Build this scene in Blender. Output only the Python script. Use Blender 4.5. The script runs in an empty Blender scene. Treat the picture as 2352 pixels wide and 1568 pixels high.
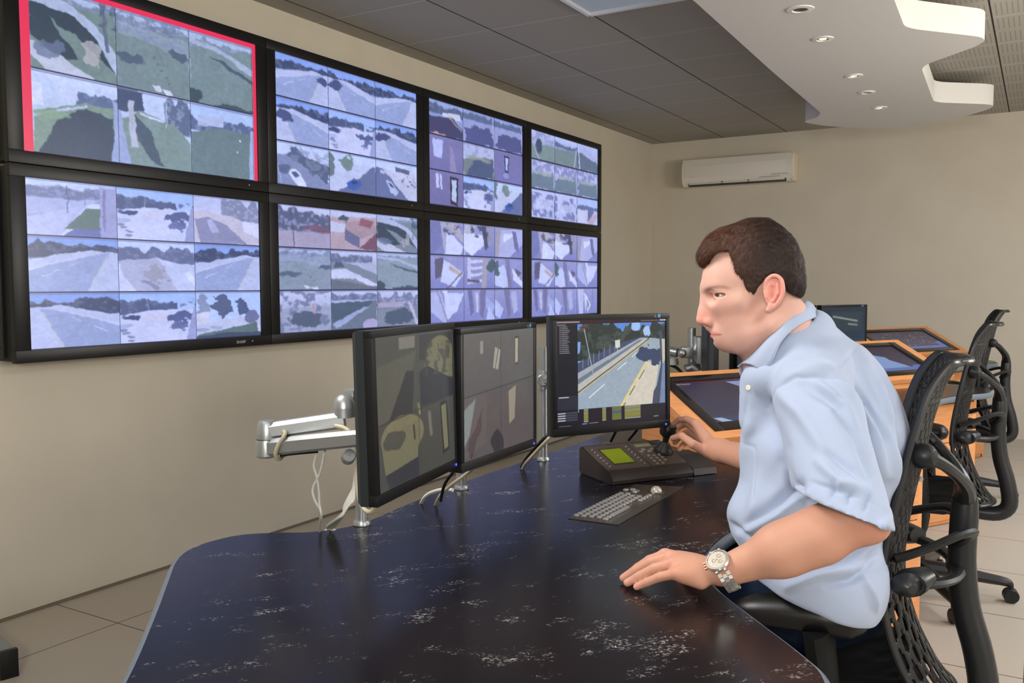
import bpy, bmesh, math, random
import numpy as np
from mathutils import Vector, Matrix
random.seed(7); RNG=np.random.default_rng(7)
COL=bpy.context.scene.collection
# ------------------------------------------------------------------ camera
F,YAW,PITCH,ROLL=2034.16,.5382,-.0622,-.0028
CAM=np.array([3.40934,-1.93098,1.28678])
def _basis():
    cy,sy=math.cos(YAW),math.sin(YAW);cp,sp=math.cos(PITCH),math.sin(PITCH)
    f=np.array([-sy*cp,cy*cp,sp]);r=np.array([cy,sy,0.]);u=np.cross(r,f)
    c,s=math.cos(ROLL),math.sin(ROLL)
    return c*r+s*u,-s*r+c*u,f
VR,VU,VF=_basis()
def V(x,y,d): return CAM+d*(VF+(x-1176)/F*VR-(y-784)/F*VU)      # a measured point of the place at depth d
def onz(x,y,z):
    k=VF+(x-1176)/F*VR-(y-784)/F*VU
    return CAM+k*(z-CAM[2])/k[2]
cam=bpy.data.cameras.new('camera');cam.sensor_width=36;cam.lens=F/2352*36;cam.clip_start=.05
co=bpy.data.objects.new('camera',cam);COL.objects.link(co)
M=Matrix.Identity(4)
for i in range(3): M[i][0]=VR[i];M[i][1]=VU[i];M[i][2]=-VF[i];M[i][3]=CAM[i]
co.matrix_world=M
SC=bpy.context.scene;SC.camera=co
SC.view_settings.view_transform='Standard';SC.view_settings.look='None';SC.view_settings.gamma=1;SC.view_settings.exposure=0
SC.view_settings.use_curve_mapping=False
# ------------------------------------------------------------------ materials
def lin(c): 
    c=np.asarray(c,float)/255.
    return np.where(c<=.04045,c/12.92,((c+.055)/1.055)**2.4)
def L4(c): a=lin(c);return (float(a[0]),float(a[1]),float(a[2]),1)
MATS={}
class NT:
    def __init__(s,m): s.t=m.node_tree;s.n=s.t.nodes
    def new(s,k,**kw):
        x=s.n.new(k)
        for a,b in kw.items(): setattr(x,a,b)
        return x
    def link(s,a,b): s.t.links.new(a,b)
    def math(s,op,a,b=None,c=None):
        x=s.n.new('ShaderNodeMath');x.operation=op
        for i,v in enumerate((a,b,c)):
            if v is None: continue
            if isinstance(v,(int,float)): x.inputs[i].default_value=v
            else: s.link(v,x.inputs[i])
        return x.outputs[0]
    def mix(s,f,a,b):
        x=s.n.new('ShaderNodeMix');x.data_type='RGBA'
        for i,v in ((0,f),(6,a),(7,b)):
            if isinstance(v,(int,float,tuple)): x.inputs[i].default_value=v
            else: s.link(v,x.inputs[i])
        return x.outputs[2]
    def ramp(s,f,st):
        x=s.n.new('ShaderNodeValToRGB');e=x.color_ramp.elements
        while len(e)<len(st): e.new(.5)
        for k,(p,c) in enumerate(st): e[k].position=p;e[k].color=c if len(c)==4 else (*c,1)
        s.link(f,x.inputs[0]);return x.outputs[0]
    def noise(s,scale,detail=3,vec=None,rough=.5,dist=0):
        x=s.n.new('ShaderNodeTexNoise');x.inputs['Scale'].default_value=scale;x.inputs['Detail'].default_value=detail
        x.inputs['Roughness'].default_value=rough;x.inputs['Distortion'].default_value=dist
        if vec is not None: s.link(vec,x.inputs['Vector'])
        return x.outputs[0]
    def coord(s,scale=(1,1,1),rot=(0,0,0),kind='Object'):
        c=s.n.new('ShaderNodeTexCoord');m=s.n.new('ShaderNodeMapping')
        m.inputs['Scale'].default_value=scale;m.inputs['Rotation'].default_value=rot
        s.link(c.outputs[kind],m.inputs[0]);return m.outputs[0]
    def bump(s,h,strength=.2,dist=.01):
        b=s.n.new('ShaderNodeBump');b.inputs['Strength'].default_value=strength;b.inputs['Distance'].default_value=dist
        s.link(h,b.inputs['Height']);s.link(b.outputs[0],s.p.inputs['Normal'])
def mat(name,col=(128,128,128),rough=.5,metal=0,spec=.5,fn=None,var=0,vscale=40,bump=0,bscale=200,sss=0,coat=0):
    if name in MATS: return MATS[name]
    m=bpy.data.materials.new(name);m.use_nodes=True;t=NT(m);p=t.n['Principled BSDF'];t.p=p
    p.inputs['Base Color'].default_value=L4(col);p.inputs['Roughness'].default_value=rough
    p.inputs['Metallic'].default_value=metal;p.inputs['Specular IOR Level'].default_value=spec
    if coat: p.inputs['Coat Weight'].default_value=coat
    if var:
        a=lin(col);n=t.noise(vscale,4,t.coord())
        t.link(t.ramp(n,[(.3,tuple(a*(1-var))),(.7,tuple(a*(1+var)))]),p.inputs['Base Color'])
    if bump: t.bump(t.noise(bscale,3,t.coord()),bump,.002)
    if fn: fn(t,p)
    MATS[name]=m;return m
def emat(name,col,strength):
    if name in MATS: return MATS[name]
    m=bpy.data.materials.new(name);m.use_nodes=True;t=NT(m);p=t.n['Principled BSDF']
    p.inputs['Base Color'].default_value=(0,0,0,1);p.inputs['Emission Color'].default_value=L4(col);p.inputs['Emission Strength'].default_value=strength
    MATS[name]=m;return m
# ------------------------------------------------------------------ mesh building
def rotz(a): c,s=math.cos(a),math.sin(a);return np.array([[c,-s,0],[s,c,0],[0,0,1.]])
def rotx(a): c,s=math.cos(a),math.sin(a);return np.array([[1.,0,0],[0,c,-s],[0,s,c]])
def roty(a): c,s=math.cos(a),math.sin(a);return np.array([[c,0,s],[0,1.,0],[-s,0,c]])
def unit(v): v=np.asarray(v,float);return v/np.linalg.norm(v)
def frame(z,hint=(0,0,1)):
    z=unit(z);h=np.asarray(hint,float)
    if abs(z@unit(h))>.98: h=np.array([1.,0,0])
    x=unit(np.cross(h,z));return x,np.cross(z,x),z
def catmull(P,n=8,closed=False):
    P=[np.asarray(p,float) for p in P];out=[];m=len(P)
    rng=range(m if closed else m-1)
    for i in rng:
        g=lambda k:P[k%m] if closed else P[min(max(k,0),m-1)]
        a,b,c,d=g(i-1),g(i),g(i+1),g(i+2)
        for t in np.linspace(0,1,n,endpoint=False):
            out.append(.5*((2*b)+(-a+c)*t+(2*a-5*b+4*c-d)*t*t+(-a+3*b-3*c+d)*t**3))
    if not closed: out.append(P[-1])
    return out
class MB:
    def __init__(s): s.v=[];s.f=[];s.R=np.eye(3);s.T=np.zeros(3)
    def at(s,T=(0,0,0),R=None): s.T=np.asarray(T,float);s.R=np.eye(3) if R is None else R;return s
    def add(s,vs,fs):
        k=len(s.v);s.v+=[tuple(s.R@np.asarray(p,float)+s.T) for p in vs];s.f+=[tuple(i+k for i in f) for f in fs];return s
    def box(s,c,d,bev=0,R=None):
        bm=bmesh.new();bmesh.ops.create_cube(bm,size=1)
        bmesh.ops.scale(bm,vec=Vector(d),verts=bm.verts)
        if bev: bmesh.ops.bevel(bm,geom=bm.edges[:],offset=bev,segments=2,affect='EDGES',profile=.6)
        R=np.eye(3) if R is None else R
        bm.verts.index_update()
        s.add([R@np.array(v.co)+np.array(c,float) for v in bm.verts],[[v.index for v in f.verts] for f in bm.faces]);bm.free();return s
    def tube(s,P,r,n=10,cap=True,sx=1.,hint=(0,0,1),sub=0):
        P=[np.asarray(p,float) for p in P]
        if sub:
            rr=r if not isinstance(r,(int,float)) else None
            if rr is not None: r=[float(x) for x in np.interp(np.linspace(0,len(P)-1,(len(P)-1)*sub+1),range(len(P)),rr)]
            P=catmull(P,sub)
        m=len(P);rs=[r]*m if isinstance(r,(int,float)) else r
        vs=[];x=None
        for i,p in enumerate(P):
            t=unit(P[min(i+1,m-1)]-P[max(i-1,0)])
            if x is None: x,y,_=frame(t,hint)
            else:
                x=x-t*(x@t);x=unit(x);y=np.cross(t,x)
            for k in range(n):
                a=2*math.pi*k/n;vs.append(p+rs[i]*(math.cos(a)*x*sx+math.sin(a)*y))
        fs=[(i*n+k,i*n+(k+1)%n,(i+1)*n+(k+1)%n,(i+1)*n+k) for i in range(m-1) for k in range(n)]
        if cap: fs+=[tuple(range(n))[::-1],tuple((m-1)*n+k for k in range(n))]
        return s.add(vs,fs)
    def lathe(s,pr,c=(0,0,0),R=None,n=24,close=False):
        R=np.eye(3) if R is None else R;vs=[];m=len(pr)
        for r,z in pr:
            for k in range(n):
                a=2*math.pi*k/n;vs.append(R@np.array([r*math.cos(a),r*math.sin(a),z])+np.array(c,float))
        fs=[(i*n+k,i*n+(k+1)%n,(i+1)*n+(k+1)%n,(i+1)*n+k) for i in range(m-1) for k in range(n)]
        if close: fs+=[tuple(range(n))[::-1],tuple((m-1)*n+k for k in range(n))]
        return s.add(vs,fs)
    def prism(s,poly,z0,z1,bev=0,R=None,c=(0,0,0)):
        bm=bmesh.new();vs=[bm.verts.new((p[0],p[1],z0)) for p in poly]
        f=bm.faces.new(vs);f.normal_update()
        if f.normal.z>0: f.normal_flip()
        e=bmesh.ops.extrude_face_region(bm,geom=[f]);nv=[g for g in e['geom'] if isinstance(g,bmesh.types.BMVert)]
        bmesh.ops.translate(bm,vec=(0,0,z1-z0),verts=nv)
        bmesh.ops.recalc_face_normals(bm,faces=bm.faces[:])
        if bev:
            ed=[e for e in bm.edges if abs(e.verts[0].co.z-e.verts[1].co.z)<1e-6]
            bmesh.ops.bevel(bm,geom=ed,offset=bev,segments=2,affect='EDGES')
        bm.verts.index_update();R=np.eye(3) if R is None else R
        s.add([R@np.array(v.co)+np.array(c,float) for v in bm.verts],[[v.index for v in f.verts] for f in bm.faces]);bm.free();return s
    def grid(s,fn,nu,nv,flip=False):
        vs=[fn(i/nu,j/nv) for j in range(nv+1) for i in range(nu+1)]
        fs=[]
        for j in range(nv):
            for i in range(nu):
                a=j*(nu+1)+i;q=(a,a+1,a+nu+2,a+nu+1);fs.append(q[::-1] if flip else q)
        return s.add(vs,fs)
    def build(s,name,m,parent=None,smooth=True,ang=35):
        me=bpy.data.meshes.new(name);me.from_pydata([tuple(map(float,p)) for p in s.v],[],s.f);me.update()
        bm=bmesh.new();bm.from_mesh(me);bmesh.ops.recalc_face_normals(bm,faces=bm.faces[:]);bm.to_mesh(me);bm.free()
        if m: me.materials.append(m)
        o=bpy.data.objects.new(name,me);COL.objects.link(o)
        if smooth:
            me.polygons.foreach_set('use_smooth',[True]*len(me.polygons))
            try: me.set_sharp_from_angle(angle=math.radians(ang))
            except Exception: pass
        if parent: o.parent=parent
        return o
def tag(o,label=None,cat=None,group=None,kind=None):
    if label: o['label']=label
    if cat: o['category']=cat
    if group: o['group']=group
    if kind: o['kind']=kind
    return o
def thing(name,label,cat,loc=(0,0,0),rz=0,group=None):
    o=bpy.data.objects.new(name,None);COL.objects.link(o);o.location=tuple(map(float,loc));o.rotation_euler=(0,0,rz);o.empty_display_size=.05
    return tag(o,label,cat,group)
def copy_tree(o,parent=None):
    c=o.copy();COL.objects.link(c)
    if parent: c.parent=parent
    for ch in list(o.children): copy_tree(ch,c)
    return c
def recopy(o,label,loc=None,rz=None,group=None):
    c=copy_tree(o);c['label']=label
    if loc is not None: c.location=tuple(map(float,loc))
    if rz is not None: c.rotation_euler=(0,0,rz)
    if group: c['group']=group
    return c
def text(body,size,name,m,parent,origin,xdir,ydir,depth=.0006,align='LEFT'):
    cu=bpy.data.curves.new(name,'FONT');cu.body=body;cu.size=size;cu.extrude=depth;cu.align_x=align
    t=bpy.data.objects.new(name+'_tmp',cu);COL.objects.link(t);bpy.context.view_layer.update()
    me=bpy.data.meshes.new_from_object(t.evaluated_get(bpy.context.evaluated_depsgraph_get()))
    bpy.data.objects.remove(t);me.materials.clear();me.materials.append(m)
    x=unit(xdir);y=unit(ydir);z=np.cross(x,y)
    Mx=Matrix.Identity(4)
    for i in range(3): Mx[i][0]=x[i];Mx[i][1]=y[i];Mx[i][2]=z[i];Mx[i][3]=origin[i]
    me.transform(Mx);o=bpy.data.objects.new(name,me);COL.objects.link(o)
    if parent: o.parent=parent
    return o
# ------------------------------------------------------------------ pictures shown on screens (fine vertex-coloured grids)
def fbm(h,w,cells,oct=4,seed=0):
    g=np.random.default_rng(seed);out=np.zeros((h,w));amp=1;tot=0
    for o in range(oct):
        n=cells*2**o;a=g.random((n+2,n+2))
        y=np.linspace(0,n,h,endpoint=False);x=np.linspace(0,n,w,endpoint=False)
        yi=y.astype(int);xi=x.astype(int);fy=(y-yi)[:,None];fx=(x-xi)[None];fy=fy*fy*(3-2*fy);fx=fx*fx*(3-2*fx)
        A=a[np.ix_(yi,xi)];B=a[np.ix_(yi,xi+1)];C=a[np.ix_(yi+1,xi)];D=a[np.ix_(yi+1,xi+1)]
        out+=amp*((A*(1-fx)+B*fx)*(1-fy)+(C*(1-fx)+D*fx)*fy);tot+=amp;amp*=.55
    return out/tot
class Pic:
    def __init__(s,w,h,col=(0,0,0)):
        s.w=w;s.h=h;s.a=np.zeros((h,w,3));s.a[:]=col
        s.v,s.u=np.mgrid[0:h,0:w];s.u=(s.u+.5)/w;s.v=(s.v+.5)/h;s.seed=1
    def put(s,m,c,al=1.):
        m=np.clip(m,0,1)[...,None]*al;s.a=s.a*(1-m)+np.asarray(c,float)*m;return s
    def soft(s,d): return np.clip(.5-d*s.h,0,1)
    def warp(s,amt,cells=5):
        s.seed+=1;n=fbm(s.h,s.w,cells,4,s.seed+int(s.w));return (n-.5)*amt
    def poly(s,P,c,al=1.,rough=0,cells=6):
        u=s.u;v=s.v
        if rough: u=u+s.warp(rough,cells);v=v+s.warp(rough,cells)
        ins=np.zeros(u.shape,bool);n=len(P)
        d=np.full(u.shape,9.)
        for i in range(n):
            (x0,y0),(x1,y1)=P[i],P[(i+1)%n]
            if y0!=y1:
                cnd=((y0>v)!=(y1>v))&(u<(x1-x0)*(v-y0)/(y1-y0)+x0);ins^=cnd
            ex,ey=x1-x0,y1-y0;t=np.clip(((u-x0)*ex+(v-y0)*ey)/(ex*ex+ey*ey+1e-12),0,1)
            d=np.minimum(d,np.hypot((u-x0-t*ex)*s.w/s.h,v-y0-t*ey))
        return s.put(s.soft(np.where(ins,-d,d)),c,al)
    def line(s,x0,y0,x1,y1,wd,c,al=1.):
        ex,ey=x1-x0,y1-y0;t=np.clip(((s.u-x0)*ex+(s.v-y0)*ey)/(ex*ex+ey*ey+1e-12),0,1)
        return s.put(s.soft(np.hypot((s.u-x0-t*ex)*s.w/s.h,s.v-y0-t*ey)-wd/2),c,al)
    def ell(s,x,y,rx,ry,c,al=1.,rough=0,cells=6):
        u=s.u;v=s.v
        if rough: u=u+s.warp(rough,cells);v=v+s.warp(rough,cells)
        d=(np.hypot((u-x)/rx,(v-y)/ry)-1)*min(rx*s.w/s.h,ry);return s.put(s.soft(d),c,al)
    def grad(s,c0,c1): s.a[:]=np.asarray(c0,float)*(1-s.v[...,None])+np.asarray(c1,float)*s.v[...,None];return s
    def speck(s,y0,y1,c,dens=.5,cells=14,al=.8,x0=0,x1=1):
        s.seed+=1;n=fbm(s.h,s.w,cells,4,s.seed)
        m=(s.v>y0)&(s.v<y1)&(s.u>x0)&(s.u<x1);return s.put(m*np.clip((n-dens)*9,0,1),c,al)
    def trees(s,y0,y1,x0=0,x1=1,c=(42,52,84),hi=(96,112,130),cells=9):
        s.seed+=1;top=fbm(1,s.w,cells,3,s.seed)[0];yt=y0+(y1-y0)*.55*top[None]
        m=np.clip((s.v-yt)*s.h*.5,0,1)*np.clip((y1-s.v)*s.h*.5,0,1)*(s.u>=x0)*(s.u<=x1)
        s.put(m,c,.95);s.seed+=1;n=fbm(s.h,s.w,cells*2,4,s.seed);return s.put(m*np.clip((n-.5)*7,0,1),hi,.6)
    def noise(s,amt,cells=30):
        s.seed+=1;s.a=s.a*(1+amt*(fbm(s.h,s.w,cells,3,s.seed)-.5)[...,None]);return s
    def paste(s,p,x,y): s.a[y:y+p.h,x:x+p.w]=p.a;return s
def pic_mat(strength,name):
    if name in MATS: return MATS[name]
    m=bpy.data.materials.new(name);m.use_nodes=True;t=NT(m);p=t.n['Principled BSDF']
    a=t.new('ShaderNodeAttribute',attribute_name='Col')
    p.inputs['Base Color'].default_value=(.004,.004,.006,1);p.inputs['Roughness'].default_value=.28
    t.link(a.outputs['Color'],p.inputs['Emission Color']);p.inputs['Emission Strength'].default_value=strength
    m.cycles.emission_sampling='NONE'
    MATS[name]=m;return m
def screen(name,pic,o,ex,ey,m,parent=None):
    """o = top-left corner, ex / ey = full width / height vectors"""
    h,w=pic.h,pic.w;o,ex,ey=[np.asarray(q,float) for q in (o,ex,ey)]
    jj,ii=np.mgrid[0:h,0:w]
    P=o+ (ii/(w-1))[...,None]*ex+(jj/(h-1))[...,None]*ey
    me=bpy.data.meshes.new(name);n=(h-1)*(w-1)
    me.vertices.add(h*w);me.vertices.foreach_set('co',P.reshape(-1).astype(np.float32))
    a=(jj[:-1,:-1]*w+ii[:-1,:-1]).reshape(-1);q=np.stack([a,a+w,a+w+1,a+1],1).reshape(-1)
    me.loops.add(n*4);me.loops.foreach_set('vertex_index',q.astype(np.int32))
    me.polygons.add(n);me.polygons.foreach_set('loop_start',np.arange(0,n*4,4,dtype=np.int32))
    me.update(calc_edges=True)
    ca=me.color_attributes.new('Col','FLOAT_COLOR','POINT')
    c=np.ones((h*w,4),np.float32);c[:,:3]=lin(np.clip(pic.a,0,255)).reshape(-1,3);ca.data.foreach_set('color',c.reshape(-1))
    me.materials.append(m);ob=bpy.data.objects.new(name,me);COL.objects.link(ob)
    if parent: ob.parent=parent
    return ob
# ------------------------------------------------------------------ room shell
CZ=2.709;YF=6.54;XR=7.2;YB=-4.2
def m_wall(t,p):
    c=t.coord();n=t.noise(3,4,c);a=lin((208,200,182))
    t.link(t.ramp(n,[(.3,tuple(a*.97)),(.7,tuple(a*1.03))]),p.inputs['Base Color'])
    t.bump(t.noise(260,3,c),.12,.002)
WALL=mat('cream_wall_paint',rough=.75,spec=.25,fn=m_wall)
def seam(t,val,per,off,wd):
    """1 on a line of width wd every per metres"""
    x=t.math('ADD',val,100*per-off);x=t.math('MODULO',x,per)
    x=t.math('MINIMUM',x,t.math('SUBTRACT',per,x));return t.math('LESS_THAN',x,wd/2)
def m_floor(t,p):
    c=t.coord();s=t.new('ShaderNodeSeparateXYZ');t.link(c,s.inputs[0])
    a=seam(t,s.outputs[0],.6,.398,.005);b=seam(t,s.outputs[1],.6,.15,.005);l=t.math('MAXIMUM',a,b)
    n=t.noise(420,2,c);n2=t.noise(2.2,4,c);A=lin((206,196,180))
    base=t.ramp(n,[(.36,tuple(A*.72)),(.62,tuple(A*1.05))])
    base=t.mix(t.math('MULTIPLY',n2,.5),base,(*[float(q) for q in A*.8],1))
    t.link(t.mix(l,base,L4((70,62,52))),p.inputs['Base Color'])
    t.bump(t.math('SUBTRACT',1,l),.4,.002)
FLOOR=mat('speckled_floor_tile',rough=.45,spec=.4,fn=m_floor)
def m_ceil(t,p):
    c=t.coord();s=t.new('ShaderNodeSeparateXYZ');t.link(c,s.inputs[0]);X,Y=s.outputs[0],s.outputs[1]
    a=seam(t,X,.6,.14,.009);b=seam(t,Y,.6,1.723,.006)
    # round perforations on a 15 mm raster (left part), rows of slots on the right part
    def cell(v,per): return t.math('SUBTRACT',t.math('MODULO',t.math('ADD',v,50*per),per),per/2)
    dx=cell(X,.015);dy=cell(Y,.015);r2=t.math('ADD',t.math('MULTIPLY',dx,dx),t.math('MULTIPLY',dy,dy))
    dot=t.math('LESS_THAN',r2,.0044**2)
    sl=t.math('LESS_THAN',t.math('ABSOLUTE',cell(t.math('SUBTRACT',X,.14-.0125),.025)),.0035)
    ty=t.math('MODULO',t.math('ADD',Y,60-1.723),.6);ty2=t.math('MODULO',ty,.3)
    slm=t.math('MULTIPLY',sl,t.math('MULTIPLY',t.math('GREATER_THAN',ty2,.035),t.math('LESS_THAN',ty2,.265)))
    right=t.math('GREATER_THAN',X,2.6)
    hole=t.math('ADD',t.math('MULTIPLY',dot,t.math('SUBTRACT',1,right)),t.math('MULTIPLY',slm,right))
    col=t.mix(t.math('MULTIPLY',hole,.34),L4((172,168,158)),L4((84,80,72)))
    col=t.mix(b,col,L4((205,205,205)));col=t.mix(a,col,L4((42,38,34)))
    t.link(col,p.inputs['Base Color']);t.bump(t.math('SUBTRACT',1,hole),.12,.002)
CEIL=mat('perforated_ceiling_tile',rough=.7,spec=.2,fn=m_ceil)
def struct(name,mb,m,label=None): 
    o=mb.build(name,m,smooth=False);o['kind']='structure'
    if label: o['label']=label
    return o
struct('floor',MB().box((XR/2,(YF+YB)/2,-.05),(XR+.2,YF-YB+.2,.1)),FLOOR,'pale speckled raised floor tiles with dark seams')
struct('ceiling',MB().box((XR/2,(YF+YB)/2,CZ+.05),(XR+.2,YF-YB+.2,.1)),CEIL,'grey perforated metal ceiling tiles')
struct('wall_left',MB().box((-.05,(YF+YB)/2,CZ/2),(.1,YF-YB+.2,CZ)),WALL,'cream painted wall behind the display wall')
struct('wall_far',MB().box((XR/2,YF+.05,CZ/2),(XR,.1,CZ)),WALL,'cream painted far wall')
struct('wall_right',MB().box((XR+.05,(YF+YB)/2,CZ/2),(.1,YF-YB+.2,CZ)),WALL)
struct('wall_back',MB().box((XR/2,YB-.05,CZ/2),(XR,.1,CZ)),WALL)
# scribed skirting gap: the stepped joint where tiles meet the wall
struct('baseboard_left',MB().box((.004,1.2,.006),(.008,10.4,.012)),mat('skirting_gap',(120,108,90),.8))
# ------------------------------------------------------------------ suspended white ceiling canopy
WHITE=mat('white_plaster',(222,220,216),.6,spec=.3,bump=.04)
zc=2.5
far_edge=[(1.86,4.95),(1.93,5.12),(2.06,5.30),(2.24,5.46),(2.42,5.56),(2.6,5.53),(2.76,5.44),(2.92,5.28),(3.06,5.1)]
outline=[(1.72,.2),(2.05,1.5),(2.10,1.77),(2.06,3.2),(2.044,4.2),(2.037,4.62),(1.98,4.78),(1.87,4.88)]+far_edge+[(3.10,4.98),(3.06,4.9),(2.80,4.68),(2.76,4.6),(2.795,3.6),(2.83,3.5),(3.08,3.24),(3.135,3.14),(3.12,3.05),(2.86,2.74),(2.82,2.66),(2.835,2.2),(2.87,1.7),(3.1,1.4),(3.12,.9),(2.85,.6),(2.8,.2)]
pts=[]
n=len(outline)
for i,p in enumerate(outline):      # round every corner a little
    a=np.array(outline[i-1]);b=np.array(p);c=np.array(outline[(i+1)%n])
    ra=min(.05,np.linalg.norm(a-b)*.4);rc=min(.05,np.linalg.norm(c-b)*.4)
    p0=b+unit(a-b)*ra;p1=b+unit(c-b)*rc
    for t in (0,.25,.5,.75,1): pts.append(tuple((1-t)**2*p0+2*t*(1-t)*b+t*t*p1))
canopy=thing('ceiling_canopy','white wavy-edged suspended plaster canopy holding small round downlights','ceiling panel',(2.45,3,CZ))
cp=MB().at((-2.45,-3,-CZ)).prism(pts,zc,zc+.135).build('canopy_panel',WHITE,canopy,ang=40)
hang=MB().at((-2.45,-3,-CZ))
for x,y in ((2.5,1.2),(2.45,2.9),(2.6,4.9)): 
    MB().at((-2.45,-3,-CZ)).tube([(x,y,zc+.13),(x,y,CZ)],.014).build('hanger',mat('grey_steel',(120,120,122),.4,.8),canopy)
RING=mat('white_enamel_ring',(235,233,228),.35)
def downlight(x,y,lit,r,label):
    o=thing('downlight',label,'downlight',(x,y,zc),group='downlights in the white canopy')
    MB().lathe([(r*.55,-.001),(r*.6,-.006),(r,-.004),(r*1.02,0),(r*.99,.002),(r*.55,.002)],n=32).build('trim_ring',RING,o)
    if lit:
        MB().lathe([(.001,-.0015),(r*.36,-.0015),(r*.36,.0)],n=20).build('lamp',emat('warm_lamp',(255,214,150),9),o)
        MB().lathe([(r*.36,-.002),(r*.56,-.002),(r*.56,.0)],n=24).build('reflector',mat('dark_reflector',(90,70,50),.3,.6),o)
    else:
        MB().lathe([(.001,-.0015),(r*.56,-.0015),(r*.56,.0)],n=24).build('lamp',mat('unlit_lamp',(18,26,24),.3),o)
    return o
downlight(2.462,2.139,0,.058,'large dark unlit downlight nearest the camera in the canopy')
downlight(2.448,2.678,1,.05,'lit warm downlight nearest the camera in the canopy')
downlight(2.438,3.574,1,.05,'lit warm downlight in the middle, between the two lit ones of the canopy')
downlight(2.428,4.084,0,.05,'small dark unlit downlight between two lit ones far along the canopy')
downlight(2.421,4.64,1,.05,'lit warm downlight farthest from the camera, by the canopy tip')
# ------------------------------------------------------------------ air conditioner
AC=mat('white_appliance_plastic',(226,222,210),.4,spec=.4)
ax0,ax1,az0,az1=.385,1.44,2.245,2.5
ac=thing('air_conditioner','white split air conditioner high on the far wall','air conditioner',((ax0+ax1)/2,YF,2.37))
w=ax1-ax0
prof=[(0,-.128),(-.15,-.128),(-.175,-.10),(-.195,-.05),(-.195,.06),(-.165,.128),(0,.128)]
Rp=np.array([[0,0,1.],[1,0,0],[0,1,0]])   # prism axis -> x
MB().prism(prof,-w/2,w/2,.004,R=Rp).build('casing',AC,ac,ang=30)
MB().box((-.02,-.198,.01),(w*.9,.004,.11),.0015).build('front_panel',AC,ac)
MB().box((0,-.150,-.112),(w*.88,.05,.032),.002,R=np.eye(3)).build('air_outlet',mat('outlet_dark',(70,64,56),.6),ac)
fl=MB().box((0,-.183,-.104),(w*.86,.006,.022),.001,R=rotx(-.5)).build('louver_flap',AC,ac)
for x in (-.13,.12): MB().box((x,-.178,-.113),(.02,.02,.03),.002).build('louver_vane',mat('vane_dark',(40,36,30),.6),ac)
MB().box((w/2-.005,-.09,0),(.02,.17,.25),.006).build('end_cap',mat('warm_white_plastic',(226,214,188),.45),ac)
text('inverter  STD    dry cool',.014,'lettering',mat('grey_print',(120,116,110),.6),ac,(.34,-.2012,-.066),(1,0,0),(0,0,1))
MB().box((.32,-.2,-.082),(.19,.002,.003)).build('indicator_strip',mat('strip_green',(90,110,96),.5),ac)
# ------------------------------------------------------------------ ceiling luminaires (real lamps of the room; the near one's edge shows at the top of the frame)
def luminaire(x,y,label,power,sx=.58,sy=.58):
    o=thing('ceiling_light',label,'ceiling light',(x,y,CZ),group='recessed square ceiling lights')
    f=MB()
    for a,b,c,d in ((0,sy/2,sx,.02),(0,-sy/2,sx,.02),(sx/2,0,.02,sy),(-sx/2,0,.02,sy)): f.box((a,b,-.012),(c,d,.024))
    f.build('frame',mat('luminaire_frame',(235,238,240),.35),o)
    MB().box((0,0,-.004),(sx-.02,sy-.02,.006)).build('diffuser',emat('diffuser_%d'%int(power*100),(225,236,255),power),o)
    return o
# ------------------------------------------------------------------ pictures of the camera views
def T_road(w,h,s,flip=0,shade=1,yb=0):
    p=Pic(w,h);p.seed=s*17+3
    p.grad((120,160,235),(190,215,250));p.trees(.02,.40,c=(44,56,86),hi=(92,110,132))
    p.poly([(0,.42),(.7,.22),(1,.25),(1,1),(0,1)],(188,198,228),rough=.05)
    p.poly([(0,.62),(.75,.27),(.9,.27),(.62,1),(0,1)],(148,166,206))
    p.line(.0,.60,.78,.27,.02,(206,206,226));p.line(.15,.72,.32,.6,.014,(225,232,250));p.line(.45,.52,.56,.44,.01,(225,232,250))
    p.line(.66,.98,.86,.34,.02,(214,200,176))
    if shade: p.ell(.86,.40,.16,.12,(62,74,118),rough=.25)
    p.noise(.12)
    if flip: p.a=p.a[:,::-1]
    return p
def T_plaza(w,h,s,flip=0,car=None):
    p=Pic(w,h);p.seed=s*13+5
    p.grad((150,190,248),(220,230,252));p.trees(.06,.42,x1=.75,c=(60,76,112),hi=(110,128,150));p.speck(.2,.42,(66,80,120),.45,12)
    p.poly([(0,.44),(.5,.34),(1,.36),(1,1),(0,1)],(206,212,240),rough=.06)
    p.ell(.45,.5,.2,.03,(226,206,206),.7,rough=.1)
    p.ell(.84,.52,.22,.1,(74,88,138),rough=.3);p.ell(.82,.68,.14,.1,(84,98,148),.9,rough=.35)
    p.ell(.12,.46,.12,.05,(52,66,112),rough=.2);p.ell(.06,.64,.1,.04,(160,176,214),.8)
    p.line(.35,.0,.35,.36,.012,(170,180,210))
    for k in range(4): p.ell(.05+.03*k,.7+.07*k,.05,.025,(90,100,140),.7,rough=.1)
    p.poly([(.97,.3),(1,.3),(1,1),(.86,1)],(150,160,205));p.noise(.08)
    if flip: p.a=p.a[:,::-1]
    return p
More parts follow.
